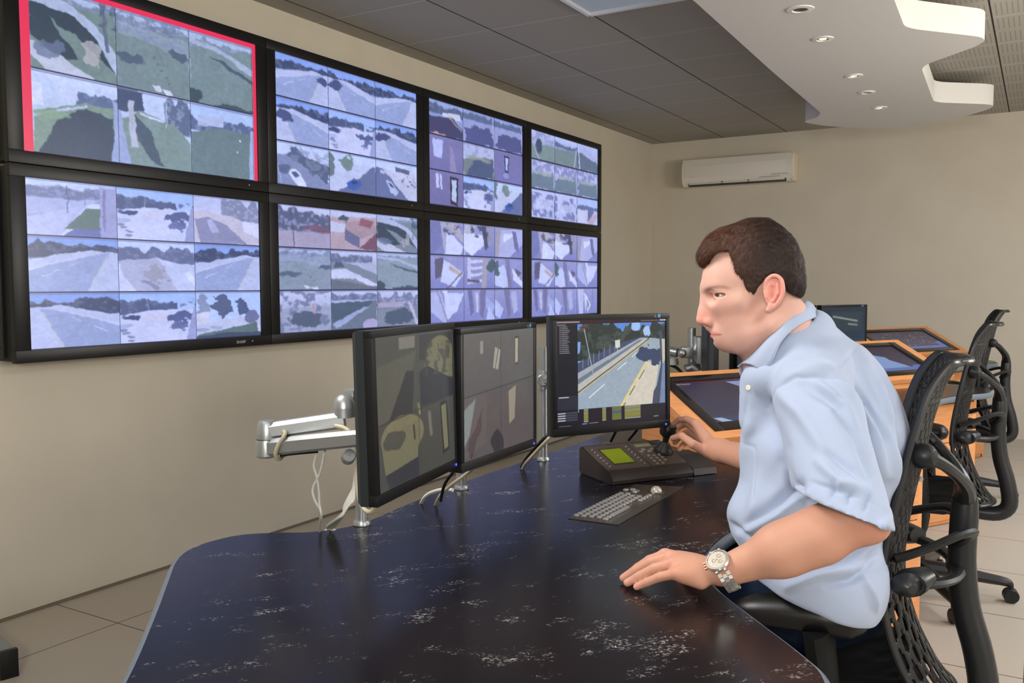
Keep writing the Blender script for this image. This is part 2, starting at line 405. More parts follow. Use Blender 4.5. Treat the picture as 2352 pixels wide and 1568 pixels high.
def T_lawn(w,h,s,kind=0,g=(104,134,128)):
    p=Pic(w,h);p.seed=s*11+7;g=np.array(g)
    p.grad((176,196,226),g+16);p.trees(.0,.26,c=(120,134,158),hi=(160,176,200))
    p.poly([(0,.22),(1,.12),(1,1),(0,1)],g,rough=.08)
    p.put(np.clip((p.v-.2)*1.2,0,1),g*.95,.5)
    if kind==0:
        p.poly([(0,.03),(.42,.12),(.75,.3),(1,.62),(1,.9),(.8,.55),(.6,.38),(0,.2)],(176,190,214))
        p.poly([(0,.2),(.5,.28),(.7,.4),(.95,.86),(.8,.72),(.5,.5),(.3,.42),(.2,.35),(.55,.78),(.35,.84),(0,.62)],(42,58,68),rough=.05)
        p.poly([(0,.68),(.35,.8),(.75,1.02),(.2,1.02),(0,.86)],(196,202,216),rough=.03);p.ell(.2,.72,.18,.08,(96,110,140),.8,rough=.2)
        p.ell(.7,.66,.08,.18,(196,186,180),.75,rough=.3,cells=12);p.line(.85,.0,.88,.6,.05,(86,100,120))
        p.speck(.0,.3,(62,80,96),.5,10,.8,.8,1)
    if kind==1:
        p.speck(.0,.34,(90,106,140),.48,14,.6);p.poly([(0,.3),(.5,.34),(.95,.5),(1,.4),(1,.2),(0,.15)],(160,172,200),.5,rough=.1)
        p.ell(.2,.6,.2,.06,(66,84,104),.9,rough=.18);p.ell(.85,.42,.14,.05,(66,82,100),.9,rough=.18)
        p.poly([(.46,.9),(.56,.89),(.6,.96),(.52,.98)],(214,220,230));p.poly([(.6,.93),(.72,.93),(.76,.99),(.66,.99)],(222,226,236))
        for k in range(5): p.ell(.5+.05*k,.52+.08*k,.012,.012,(60,80,90),.8)
    if kind==2:
        p.poly([(0,.1),(.45,.14),(1,.34),(1,.45),(.5,.22),(0,.16)],(168,182,204));p.poly([(.3,.28),(1,.5),(1,.56),(.55,.42)],(62,84,98),rough=.06)
        p.ell(.06,.9,.1,.12,(48,70,78),rough=.2);p.ell(.7,1.0,.35,.08,(50,74,80),rough=.15)
    if kind==3:
        p.grad((205,220,250),(160,190,220));p.trees(.08,.42,x0=.5,c=(70,90,130),hi=(110,130,170))
        p.poly([(0,.15),(.1,.15),(.12,.4),(0,.45)],(226,230,250));p.poly([(.3,.15),(.52,.12),(.52,.28),(.3,.3)],(200,210,240))
        p.poly([(0,.5),(.6,.3),(1,.3),(1,1),(0,1)],(120,150,122),rough=.04);p.line(0,.55,.62,.33,.03,(186,196,226))
        p.poly([(.05,.98),(.3,.55),(.6,.36),(.95,.42),(1,1.02),(.02,1.02)],(40,58,76),rough=.12);p.ell(.22,.52,.2,.05,(132,168,120),.8,rough=.1)
        p.poly([(.93,.2),(1,.2),(1,1),(.9,1),(.96,.6)],(150,165,212))
    if kind==4:
        p.grad((196,214,248),(180,200,230));p.trees(-.1,.5,x0=.62,c=(74,92,128),hi=(160,175,200))
        p.poly([(0,.42),(.3,.26),(.8,.4),(1,.6),(1,1),(0,1)],(118,146,134),rough=.04)
        p.poly([(0,-.02),(.36,-.02),(.3,.25),(0,.3)],(52,66,100),rough=.2);p.poly([(.12,.15),(.2,.15),(.25,.75),(.15,.75)],(184,186,204))
        p.poly([(.22,.32),(.4,.48),(.6,.95),(.4,.9),(.25,.65)],(56,76,94),rough=.08);p.poly([(0,.3),(.03,.3),(.14,1),(0,1)],(150,166,214))
        p.line(.3,.3,.58,.36,.03,(214,220,240));p.line(.66,.1,.64,.42,.014,(196,204,226))
    if kind==5:
        p.grad((170,200,246),(200,215,245));p.trees(.1,.38,c=(70,88,128),hi=(130,150,190));p.poly([(.1,.15),(.5,.12),(.5,.28),(.1,.3)],(176,190,226))
        p.poly([(0,.42),(.4,.3),(.95,.3),(1,.4),(1,1),(0,1)],(96,122,122),rough=.03);p.poly([(.95,.25),(1,.25),(1,1),(.9,1)],(160,178,224))
        p.ell(.76,.42,.015,.015,(220,225,240));p.ell(.72,.6,.012,.012,(220,225,240))
    return p.noise(.14)
def T_street(w,h,s,kind=0):
    p=Pic(w,h);p.seed=s*19+1
    p.grad((196,216,250),(214,224,246))
    if kind==0:
        p.poly([(0,.3),(.35,.25),(1,.8),(1,1),(0,1)],(126,140,176));p.poly([(.3,.05),(.6,.3),(1,.4),(1,.85),(.35,.42),(.18,.3)],(74,90,118),rough=.2,cells=9)
        p.speck(.05,.7,(130,140,160),.5,14,.6,.2,1);p.poly([(.2,.62),(.36,.58),(.54,.86),(.56,.96),(.4,.99),(.28,.82)],(222,230,248),rough=.02)
        p.poly([(.27,.66),(.36,.64),(.42,.74),(.33,.77)],(70,84,120));p.ell(.15,.6,.12,.1,(60,74,110),.7,rough=.1);p.line(0,.45,.1,.98,.02,(196,204,226))
    if kind==1:
        p.poly([(0,.3),(1,.2),(1,1),(0,1)],(198,206,232),rough=.05);p.poly([(.95,.2),(1,.25),(1,1),(.1,1),(.5,.7)],(92,106,146),rough=.03)
        p.ell(.4,.24,.14,.16,(112,140,122),rough=.25,cells=10);p.ell(.02,.3,.08,.3,(96,120,112),rough=.2)
        p.poly([(.35,.72),(.5,.6),(.66,.64),(.68,.76),(.5,.9),(.38,.85)],(44,84,170),rough=.03);p.poly([(.46,.66),(.58,.64),(.6,.7),(.48,.74)],(30,50,100))
    if kind==2:
        p.poly([(0,.2),(.2,.2),(.8,1),(0,1)],(92,108,150));p.poly([(.12,.18),(1,.5),(1,1),(.8,1)],(196,200,220),rough=.04)
        p.poly([(.45,.1),(1,.2),(1,.62),(.55,.42)],(206,208,224));p.poly([(.45,.1),(.8,.16),(.78,.28),(.46,.22)],(84,92,120));p.speck(.3,.6,(92,98,124),.55,16,.8,.6,1)
        p.poly([(.22,.5),(.36,.52),(.52,.78),(.46,.9),(.32,.8)],(186,198,226));p.poly([(.27,.55),(.36,.57),(.42,.67),(.33,.67)],(60,74,110));p.ell(.14,.3,.06,.05,(186,196,220))
    if kind==3:   # wall, lawn wedge, lamp posts
        p.poly([(0,.14),(.4,.1),(.8,.2),(1,.24),(1,.36),(0,.42)],(156,166,200));p.trees(.02,.34,c=(100,112,152),hi=(150,160,196))
        p.poly([(0,.36),(.8,.3),(.6,.5),(.35,1),(0,1)],(172,182,222),rough=.03);p.poly([(0,.7),(.55,.45),(.35,1),(0,1)],(186,194,232))
        p.poly([(.4,.86),(.64,.48),(.82,.46),(.82,.86)],(84,114,96));p.poly([(.36,1),(.5,.86),(.82,.84),(.82,1)],(94,104,170))
        p.poly([(.8,.05),(1,.05),(1,1),(.8,1)],(158,160,204));p.poly([(.84,.1),(.88,.1),(.86,.9),(.83,.8)],(122,122,172))
        p.line(.44,.1,.45,.56,.016,(60,66,100));p.line(.64,.08,.64,.44,.01,(90,96,130));p.line(0,.66,.2,.6,.01,(120,130,170))
    if kind==4:   # pale yard with fence shadow
        p.grad((190,200,235),(214,214,232));p.trees(-.1,.5,x0=.4,c=(124,132,160),hi=(176,182,204));p.poly([(0,.3),(.6,.4),(1,.7),(1,1),(0,1)],(206,196,206),rough=.06)
        p.poly([(0,.5),(.2,.42),(.5,.6),(.8,1),(0.1,1)],(140,140,172),rough=.05);p.poly([(.72,.5),(1,.52),(1,.86),(.74,.7)],(226,228,246));p.poly([(.18,.5),(.25,.47),(.38,.76),(.26,.76)],(176,180,214))
    if kind==5:   # road with works, kerb
        p.trees(.02,.45,c=(86,98,134),hi=(130,142,170));p.poly([(0,.4),(.5,.34),(1,.5),(1,1),(0,1)],(176,182,206),rough=.05);p.poly([(.5,.34),(1,.5),(1,1),(.75,1),(.6,.6)],(196,206,236))
        p.ell(.45,.68,.14,.2,(150,142,148),.6,rough=.35,cells=14);p.poly([(.26,.78),(.34,.76),(.52,.94),(.48,1)],(138,144,170));p.poly([(.86,.64),(.92,.6),(1,.72),(1,.9),(.94,.82)],(226,232,248))
        p.poly([(0,.45),(.06,.7),(.2,1),(0,1)],(206,214,240))
    if kind==6:   # building corner with trees
        p.grad((170,204,250),(206,222,250));p.poly([(0,.68),(1,.5),(1,1),(0,1)],(196,204,226));p.ell(.38,.3,.14,.24,(72,88,118),rough=.25,cells=10);p.ell(.7,.34,.1,.16,(66,84,120),rough=.25,cells=10)
        p.ell(.07,.25,.08,.25,(118,132,160),.8,rough=.3);p.poly([(0,.45),(.18,.42),(.18,.66),(0,.68)],(216,216,228));p.ell(.84,.55,.12,.15,(104,108,150),rough=.05)
        p.poly([(0,.9),(.5,.78),(.92,.68),(.95,1),(0,1)],(84,112,100),rough=.03);p.poly([(0,.93),(.6,.88),(1,.9),(1,1),(0,1)],(52,66,84),rough=.08);p.ell(.08,.8,.1,.04,(150,164,200));p.ell(.28,.76,.1,.04,(160,172,206))
    return p.noise(.1)
def T_hall(w,h,s,kind=0):
    g=np.random.default_rng(s*7+kind);p=Pic(w,h);p.seed=s*23
    p.grad((150,152,202),(120,126,190))
    if kind==0:
        p.poly([(.0,0),(.4,0),(.5,.55),(.1,1),(0,1)],(112,116,172));p.poly([(.3,0),(.45,0),(.52,.9),(.42,1)],(170,168,190))
        p.poly([(.5,.2),(1,.75),(.9,1),(.45,1)],(214,222,246));p.poly([(.4,0),(.75,0),(1,.4),(1,.6),(.55,.2)],(196,186,178),.8,rough=.1);p.speck(0,.4,(60,60,80),.55,8,.8,.4,1)
    if kind==1:
        p.poly([(.05,0),(.4,0),(.2,.6),(0,1),(0,.3)],(188,186,196));p.poly([(.0,.3),(.6,.3),(.7,.6),(.25,1),(0,.8)],(218,224,246));p.poly([(.55,0),(.7,0),(.78,.7),(.68,.8)],(70,70,100))
        p.poly([(.7,0),(.9,0),(.95,.5),(.8,.7)],(150,148,170));p.speck(0,.4,(50,50,74),.5,8,.8,.2,.8)
    if kind==2:
        p.poly([(.2,.1),(.7,0),(1,0),(1,.5),(.5,1),(.1,1)],(176,182,222));p.poly([(.05,.1),(.2,.05),(.12,.95),(0,1)],(170,160,160));p.poly([(.3,.2),(.7,.15),(.6,.3),(.3,.5)],(226,228,244));p.poly([(.6,.1),(.75,.1),(.85,.8),(.7,.7)],(104,104,150))
    if kind==3:
        p.poly([(.15,.1),(.4,.05),(.35,.6),(.15,.7)],(86,80,100));p.poly([(.4,.1),(1,.5),(.75,.95),(.3,.8)],(206,214,244));p.poly([(.6,.3),(.95,.55),(.9,.65),(.55,.4)],(190,170,150))
        p.line(.4,.05,.95,.5,.03,(150,140,140));p.line(.95,.5,.5,1,.05,(90,86,110))
    if kind==4:
        for k in range(4): p.poly([(.1,.1+.22*k),(.6,.08+.2*k),(.62,.16+.2*k),(.1,.2+.22*k)],(212,214,234))
        p.poly([(.1,0),(.2,0),(.22,.8),(.1,.9)],(204,204,226));p.poly([(.6,0),(.75,0),(.7,1),(.55,1)],(170,160,166));p.ell(.88,.25,.14,.2,(60,90,84),rough=.2);p.poly([(.1,.7),(.5,.72),(.5,.8),(.1,.8)],(84,76,90))
    if kind==5:
        p.poly([(.0,.4),(.3,.2),(.6,.9),(.3,1),(0,.9)],(198,208,240));p.poly([(.35,0),(.5,0),(.6,.95),(.45,1)],(118,116,156));p.poly([(.6,.3),(1,.8),(1,1),(.65,.7)],(216,222,244));p.ell(.03,.3,.12,.25,(70,96,92),rough=.2);p.poly([(.7,.3),(.95,.45),(.8,.6)],(92,80,96))
    if kind==6:
        p.poly([(.0,.1),(.25,.0),(.55,.7),(.45,1),(.0,.6)],(176,184,226));p.poly([(.4,.1),(1,.1),(.8,.6),(.5,.9)],(206,214,244));p.line(.2,0,.5,.9,.06,(146,136,150));p.poly([(.35,0),(.5,0),(.56,.5)],(222,226,244))
    if kind==7:
        p.poly([(.1,0),(.25,0),(.3,.7),(.2,.8)],(100,102,150));p.poly([(.5,0),(.7,0),(.62,.9),(.5,.8)],(110,106,146));p.poly([(.7,.2),(1,.5),(.9,.75),(.7,.6)],(160,174,220));p.poly([(.8,.5),(1,.9),(1,1),(.7,.95)],(190,200,240));p.poly([(.35,.1),(.45,.1),(.45,.7),(.38,.7)],(200,196,210))
    if kind==8:
        p.poly([(0,.3),(.3,.6),(.15,.95),(0,.8)],(190,200,240));p.poly([(.3,0),(.5,0),(.55,.85),(.45,.95)],(116,110,146));p.poly([(.55,.1),(.75,.05),(.8,.7),(.65,.8)],(176,182,216));p.line(.05,.1,.25,.6,.05,(152,150,160))
    if kind==9:
        p.poly([(.0,0),(.3,0),(.28,1),(.1,1)],(190,194,226));p.poly([(.3,.1),(.5,.3),(.4,.9)],(206,212,240));p.poly([(.4,.2),(.65,.6),(.5,.95)],(222,226,246));p.poly([(.45,.35),(.58,.6),(.5,.8)],(104,150,130));p.line(.75,0,.7,.8,.04,(120,116,150))
    return p.noise(.06)
def T_dark(w,h,s,kind=0):
    p=Pic(w,h);p.seed=s*29
    if kind==0:
        p.grad((150,176,224),(120,140,190));p.trees(.0,.4,c=(70,84,112),hi=(110,126,150));p.poly([(.4,.3),(.9,.25),(.95,.45),(.4,.4)],(216,218,226));p.poly([(0,.5),(.7,.4),(1,.7),(1,1),(0,1)],(58,54,88),rough=.05)
        p.line(.6,.42,.95,.72,.07,(170,150,120));p.ell(.3,.97,.2,.05,(206,160,130),rough=.2)
    if kind==1:
        p.grad((140,165,220),(150,160,205));p.trees(0,.3,c=(80,94,124));p.poly([(0,.32),(1,.3),(1,1),(0,1)],(150,158,200),rough=.05);p.poly([(.1,.5),(.9,.45),(1,1),(0,1)],(62,68,116),.9,rough=.3,cells=7);p.line(.95,.1,1,1,.05,(186,190,220))
    if kind==2:
        p.grad((124,116,164),(112,106,160));p.poly([(.1,.1),(.42,.1),(.36,.65),(.14,.6)],(186,196,240));p.poly([(.6,.2),(.7,.3),(.8,1),(.6,1)],(146,134,170))
    if kind==3:
        p.grad((190,196,224),(170,190,220));p.speck(0,.4,(150,156,190),.5,10);p.poly([(0,.5),(1,.3),(1,1),(0,1)],(112,128,118),rough=.1);p.poly([(.1,1),(.3,.5),(.95,.35),(.95,1)],(66,82,112),rough=.15);p.ell(.5,.42,.4,.06,(150,156,120),.8,rough=.1);p.line(.97,.3,1,1,.05,(186,190,220))
    if kind==4:
        p.grad((116,108,158),(112,108,168));p.poly([(.33,.1),(.5,.12),(.47,.68),(.36,.66)],(34,30,50));p.poly([(.36,.16),(.47,.17),(.45,.6),(.38,.6)],(176,196,240));p.ell(.4,.78,.12,.08,(138,150,214),rough=.1)
    if kind==5:
        p.grad((118,110,160),(104,98,150));p.poly([(.18,.06),(.26,.05),(.3,.45),(.22,.48)],(200,206,236));p.poly([(.3,.08),(.36,.09),(.38,.5),(.33,.5)],(200,206,236));p.poly([(.6,.1),(.85,.12),(.82,.95),(.62,.9)],(30,28,44));p.poly([(.65,.17),(.8,.19),(.78,.85),(.66,.8)],(186,206,226))
    return p.noise(.08)
def T_park(w,h,s,kind=0):
    p=Pic(w,h);p.seed=s*31
    p.grad((200,206,232),(150,160,190))
    if kind==0:
        p.poly([(0,.4),(1,.3),(1,1),(0,1)],(172,158,178),rough=.05);p.trees(-.15,.62,c=(70,80,108),hi=(170,176,206),cells=7);p.ell(.75,.52,.25,.08,(120,76,92),.9,rough=.15);p.line(.25,.1,.3,1,.03,(70,72,90))
    if kind==1:
        p.poly([(0,.2),(1,.1),(1,1),(0,1)],(190,160,160),rough=.04);p.poly([(.3,.3),(.75,.2),(1,.35),(1,.5),(.6,.7),(.3,.55)],(176,140,140));p.poly([(.3,.45),(.6,.65),(.6,.95),(.3,.75)],(92,96,130));p.poly([(0,.3),(.3,.35),(.3,.55),(0,.55)],(200,204,222));p.poly([(.65,.15),(.95,.2),(.85,.4),(.6,.35)],(150,80,84));p.poly([(.6,.95),(1,.5),(1,1)],(120,66,80));p.ell(.25,.2,.08,.08,(60,74,96),rough=.2)
    if kind==2:
        p.poly([(0,.2),(1,.5),(1,1),(0,1)],(120,134,142),rough=.04);p.poly([(0,.5),(.3,.45),(1,.85),(1,1),(.5,.72),(0,.72)],(206,212,234));p.poly([(.1,.2),(.3,.4),(.05,.45)],(66,84,100),rough=.1);p.poly([(.35,.15),(1,.35),(1,.6),(.4,.3)],(176,182,204),rough=.03);p.trees(0,.3,x1=.9,c=(86,100,132),hi=(160,170,196));p.poly([(0,.75),(1,.92),(1,1),(0,1)],(96,104,112))
    if kind==3:
        p.poly([(0,.4),(1,.35),(1,1),(0,1)],(158,166,186),rough=.05);p.speck(0,1,(96,106,136),.5,8,.8);p.ell(.5,.68,.32,.18,(72,88,104),rough=.2,cells=9);p.ell(.65,.42,.04,.12,(186,150,150),.8)
    if kind==4:
        p.poly([(0,.3),(1,.25),(1,1),(0,1)],(98,114,124),rough=.04);p.trees(0,.25,c=(90,104,138),hi=(150,162,190));p.poly([(0,.3),(.9,.28),(.7,.5),(0,.85)],(62,86,98),rough=.06);p.poly([(0,.82),(.7,.42),(.82,.4),(.1,.95)],(156,170,206));p.ell(.85,.92,.2,.2,(186,170,206),.9,rough=.05)
    if kind==5:
        p.poly([(0,.4),(1,.3),(1,1),(0,1)],(124,138,140),rough=.05);p.trees(-.05,.5,c=(106,116,144),hi=(170,176,200));p.poly([(0,.32),(.7,.3),(.6,.45),(0,.45)],(172,160,178));p.ell(.5,.72,.36,.22,(66,84,98),rough=.2,cells=8);p.poly([(.72,.3),(.8,.3),(1,.9),(.95,1)],(190,184,206))
    return p.noise(.1)
def T_soft(w,h,s,kind=0):
    p=Pic(w,h);p.seed=s*37
    if kind==0: p.grad((196,200,232),(130,150,160));p.speck(0,.5,(140,146,186),.45,8);p.poly([(0,.5),(1,.4),(1,1),(0,1)],(118,146,126),rough=.1);p.ell(.35,.5,.12,.25,(52,66,90),rough=.25);p.line(.1,.5,.35,1,.05,(190,196,226))
    if kind==1: p.grad((190,205,240),(150,170,190));p.trees(.1,.4,c=(74,88,122));p.poly([(0,.42),(1,.38),(1,1),(0,1)],(112,136,124),rough=.04);p.line(.95,.3,.85,1,.06,(186,194,226))
    if kind==2: p.grad((186,192,232),(160,170,200));p.poly([(0,.3),(1,.6),(1,1),(0,1)],(84,106,118),rough=.12);p.line(.05,.3,.1,1,.08,(196,200,232));p.line(.3,.15,1,.5,.04,(160,172,196))
    if kind==3: p.grad((196,196,232),(176,180,214));p.speck(0,.5,(120,128,176),.4,9);p.poly([(0,.5),(1,.35),(1,1),(0,1)],(98,124,132),rough=.25);p.ell(.5,.42,.4,.07,(160,176,160),.9,rough=.1);p.line(.95,.3,1,1,.07,(186,190,230))
    if kind==4: p.grad((196,204,240),(190,198,230));p.speck(.1,.9,(96,108,158),.42,7);p.poly([(.1,.4),(.9,.3),(.8,.6),(.1,.7)],(206,212,240),.7,rough=.1);p.line(.97,.1,.9,1,.07,(200,204,236))
    if kind==5: p.grad((170,196,246),(196,206,240));p.poly([(0,.45),(.6,.4),(.6,.85),(0,.9)],(206,208,226));p.poly([(.4,.8),(.9,.5),(1,.6),(.7,1)],(196,168,180));p.trees(.2,.45,c=(80,94,138));p.poly([(.5,.4),(.8,.45),(.5,.9)],(90,104,150))
    return p.noise(.1)
def compose(w,h,tiles,cols,rows,veil=(150,160,222)):
    P=Pic(w,h,(150,160,205));tw=w//cols;th=h//rows
    for k,(fn,args) in enumerate(tiles):
        c,r=k%cols,k//cols;x=c*tw;y=r*th
        W=tw-1 if c<cols-1 else w-x;H=th-2 if r<rows-1 else h-y
        t=fn(W,H,*args);
        # broken-up edges, fine detail and the bluish veil of a compressed camera picture
        H_,W__=t.a.shape[:2];q=k*7+w
        dx=(fbm(H_,W__,9,4,q)-.5)*W__*.05;dy=(fbm(H_,W__,9,4,q+1)-.5)*H_*.05
        yy,xx=np.mgrid[0:H_,0:W__];t.a=t.a[np.clip(yy+dy,0,H_-1).astype(int),np.clip(xx+dx,0,W__-1).astype(int)]
        t.a=t.a*(1+.12*(fbm(H_,W__,22,4,q+2)-.5)[...,None]+.10*(fbm(H_,W__,5,3,q+3)-.5)[...,None])
        g_=t.a.mean(2,keepdims=True);t.a=((t.a*.82+g_*.18)*.84+np.array(veil)*.16)*np.array([.97,.985,1.07]);t.a[1:-1,1:-1]=(t.a[1:-1,1:-1]*2+t.a[:-2,1:-1]+t.a[2:,1:-1]+t.a[1:-1,:-2]+t.a[1:-1,2:])/6
        t.put((t.v<.035)*1.,(120,124,170),.6)
        P.paste(t,x,y)
        P.a[y:y+th,min(x+tw-1,w-1)]=(34,38,72)
        P.a[min(y+th-2,h-1):y+th,x:x+tw]=(46,50,84)
    return P
def disp_pics():
    R=[(462,261),(330,186),(264,150),(210,120)]
    D={}
    w,h=R[0];p=Pic(w,h,(232,52,92));iw=w-17-9;ih=h-9
    inner=compose(iw,ih,[(T_lawn,(1,0,(112,138,124))),(T_lawn,(2,1,(116,140,134))),(T_lawn,(3,2,(116,142,136))),(T_lawn,(4,3)),(T_lawn,(5,4)),(T_lawn,(6,5))],3,2,(160,175,200))
    D[0,0]=p.paste(inner,17,9)
    D[0,1]=compose(w,h,[(T_street,(1,3)),(T_plaza,(2,)),(T_street,(3,4)),(T_road,(4,0,0)),(T_street,(5,5)),(T_road,(6,0,0)),(T_road,(7,1,0)),(T_plaza,(2,)),(T_street,(9,6))],3,3)
    w,h=R[1]
    D[1,0]=compose(w,h,[(T_road,(11,)),(T_road,(12,1)),(T_road,(13,0,0)),(T_road,(14,1)),(T_plaza,(15,)),(T_road,(16,1)),(T_street,(17,0)),(T_street,(18,1)),(T_street,(19,2))],3,3)
    D[1,1]=compose(w,h,[(T_park,(1,0)),(T_park,(2,1)),(T_lawn,(23,0,(118,136,140))),(T_lawn,(24,1,(134,152,160))),(T_park,(25,2)),(T_lawn,(26,2,(136,156,160))),(T_park,(27,3)),(T_park,(28,4)),(T_park,(29,5))],3,3)
    w,h=R[2]
    D[2,0]=compose(w,h,[(T_dark,(1,0)),(T_dark,(2,1)),(T_dark,(3,1)),(T_dark,(4,2)),(T_dark,(5,3)),(T_dark,(6,4)),(T_dark,(7,5)),(T_plaza,(38,)),(T_street,(39,1))],3,3)
    D[2,1]=compose(w,h,[(T_hall,(1,k)) for k in range(9)],3,3)
    w,h=R[3]
    D[3,0]=compose(w,h,[(T_soft,(1,0)),(T_soft,(2,1)),(T_soft,(3,2)),(T_soft,(4,3)),(T_soft,(5,3)),(T_soft,(6,3)),(T_soft,(7,4)),(T_soft,(8,4)),(T_soft,(9,5))],3,3)
    D[3,1]=compose(w,h,[(T_hall,(2,k)) for k in (0,1,2,3,5,6,7,8,9)],3,3)
    return D
# ------------------------------------------------------------------ wall of eight large displays
BLACK=mat('black_bezel_plastic',(17,17,18),.38,spec=.4)
BLACK2=mat('black_side_metal',(30,31,32),.5,spec=.4)
SCR=pic_mat(1.0,'display_picture')
PICS=disp_pics()
XS=.144;AW=1.152;AH=.648;PY,PZ=1.1058*AW,.6468*AW;ZT=-1.0045*0+2.1215*AW
names={(0,0):'wall display with a red-bordered picture of lawns, top left',(1,0):'wall display of road views, top row right of the red-bordered one',(2,0):'wall display with a dark mix of corridor and road views, third in the top row',
(3,0):'wall display of park views at the right end of the top row',(0,1):'wall display of bright road views below the red-bordered one',(1,1):'wall display of park and rooftop views, bottom row second from left',
(2,1):'wall display of pale stairwell views, third in the bottom row',(3,1):'wall display of pale stairwell views at the right end of the bottom row'}
gy=(PY-AW)/2;gz=(PZ-AH)/2
for (c,r),lab in names.items():
    y0=c*PY;z1=ZT-r*PZ;cy=y0+AW/2;cz=z1-AH/2
    o=thing('wall_display',lab,'display',(0,cy,cz),group='displays of the video wall')
    ow,oh=PY-.003,PZ-.003
    fr=MB();dp=.012
    xb=XS+.002
    for a,b,cc,d in ((0,(AH/2+oh/2)/2,ow,(oh-AH)/2),(0,-(AH/2+oh/2)/2,ow,(oh-AH)/2),((AW/2+ow/2)/2,0,(ow-AW)/2,AH),(-(AW/2+ow/2)/2,0,(ow-AW)/2,AH)):
        fr.box((xb-.012,a,b),(.028,cc,d),.0015)
    fr.build('bezel',BLACK,o,ang=30)
    MB().box((.075,0,0),(.11,ow-.012,oh-.012),.004).build('casing',BLACK2,o,ang=30)
    pp=screen('picture',PICS[c,r],(XS-.004,-AW/2,AH/2),(0,AW,0),(0,0,-AH),SCR,o)
    if c==0:
        s=MB().box((.06,-ow/2-.004,0),(.03,.006,oh*.96),.001)
        s.build('side_rail',mat('rail_metal',(52,54,54),.5,.3),o)
        b=MB()
        for k in range(7): b.lathe([(.001,.001),(.004,.001),(.004,0)],(.06,-ow/2-.0075,oh*(-.42+.14*k)),R=rotx(math.pi/2),n=10)
        b.build('rail_bolts',mat('bolt_dark',(10,10,10),.4),o)['kind']='stuff'
    MB().box((xb+.003,AW*.445,-AH/2-(oh-AH)/4),(.002,.004,.004)).build('status_led',emat('led_pale',(200,200,190),.8),o)
    if (c,r)==(0,1): text('SHARP',.019,'lettering',mat('silver_print',(190,190,185),.4),o,(xb+.0025,AW*.36,-AH/2-(oh-AH)/4-.007),(0,1,0),(0,0,1))
# ------------------------------------------------------------------ consoles
DZ=.72
def m_lam(t,p):
    c=t.coord();A=lin((28,21,20));B=lin((12,13,24))
    n=t.noise(1.6,3,c);base=t.ramp(n,[(.35,tuple(B)),(.65,tuple(A))])
    r1=t.coord((1,1,1),(0,0,math.radians(-52)))
    def strk(s):
        m=t.new('ShaderNodeMapping');m.inputs['Scale'].default_value=(s,1.15,1);t.link(r1,m.inputs[0]);return m.outputs[0]
    # white frayed veins: thin crests of a warped noise, only inside drifting patches
    w=t.noise(30,9,strk(.5),rough=.78,dist=.9)
    v=t.math('ABSOLUTE',t.math('SUBTRACT',w,.5));v=t.math('LESS_THAN',v,.019)
    patch=t.ramp(t.noise(13,8,strk(.6),rough=.7),[(.545,(0,0,0)),(.70,(1,1,1))])
    fine=t.ramp(t.noise(160,3,c),[(.48,(0,0,0)),(.6,(1,1,1))])
    f=t.math('MULTIPLY',t.math('MULTIPLY',v,patch),fine)
    g=t.math('MULTIPLY',t.math('MULTIPLY',patch,t.ramp(t.noise(60,5,c,rough=.8),[(.5,(0,0,0)),(.75,(1,1,1))])),.22)
    col=t.mix(g,base,L4((150,138,128)));col=t.mix(t.math('MULTIPLY',f,.85),col,L4((222,218,212)))
    t.link(col,p.inputs['Base Color'])
    t.bump(t.noise(500,2,c),.03,.001)
LAM=mat('dark_marbled_laminate',rough=.25,spec=.22,fn=m_lam)
BAND=mat('grey_edge_band',(104,116,126),.35,spec=.5)
desk_out=[(2.75,-1.62),(2.52,-1.41),(2.297,-1.152),(2.12,-.97),(1.975,-.828),(1.889,-.742),(1.846,-.68),(1.832,-.62),(1.842,-.55),(1.87,-.51),(1.914,-.475),(1.97,-.437),(2.012,-.37),(2.024,-.28),(2.006,-.12),(1.985,.19),(1.985,.511),(1.99,.898),(1.982,1.22),(2.02,1.42),(2.12,1.56),(2.35,1.68),(2.7,1.76),(2.95,1.74),(3.07,1.66),(3.125,1.52),(3.11,1.38),(3.0,1.2),(2.9,.9),(2.84,.5),(2.815,.15),(2.805,.02),(2.81,-.1),(2.825,-.19),(2.85,-.26),(2.895,-.33),(2.947,-.39),(3.027,-.475),(3.10,-.553),(3.15,-.62),(3.175,-.72),(3.17,-.9),(3.1,-1.3),(3.02,-1.5),(2.9,-1.62)]
OUT=catmull([np.array((x,y,0.)) for x,y in desk_out],5,closed=True)
OUT1=OUT
desk_in=[(2.1,-.12),(1.99,-.05),(1.985,.19),(1.985,.511),(1.99,.898),(1.982,1.22),(2.02,1.42),(2.12,1.56),(2.35,1.68),(2.7,1.76),(2.95,1.74),(3.07,1.66),(3.125,1.52),(3.11,1.38),(3.0,1.2),(2.9,.9),(2.84,.5),(2.81,.15),(2.78,-.05),(2.7,-.13)]
OUT2=catmull([np.array((x,y,0.)) for x,y in desk_in],5,closed=True)
WOOD_D=None
def m_wood(t,p):
    c=t.coord((1,1,1));n=t.noise(5,4,t.coord((2,2,22)),rough=.6);A=lin((226,156,100))
    t.link(t.ramp(n,[(.3,tuple(A*.86)),(.7,tuple(A*1.06))]),p.inputs['Base Color'])
WOOD=mat('beech_veneer',rough=.42,spec=.4,fn=m_wood)
STEEL=mat('satin_aluminium',(176,180,182),.36,.8,bump=.02)
STEELD=mat('grey_painted_steel',(150,154,154),.4,.4)
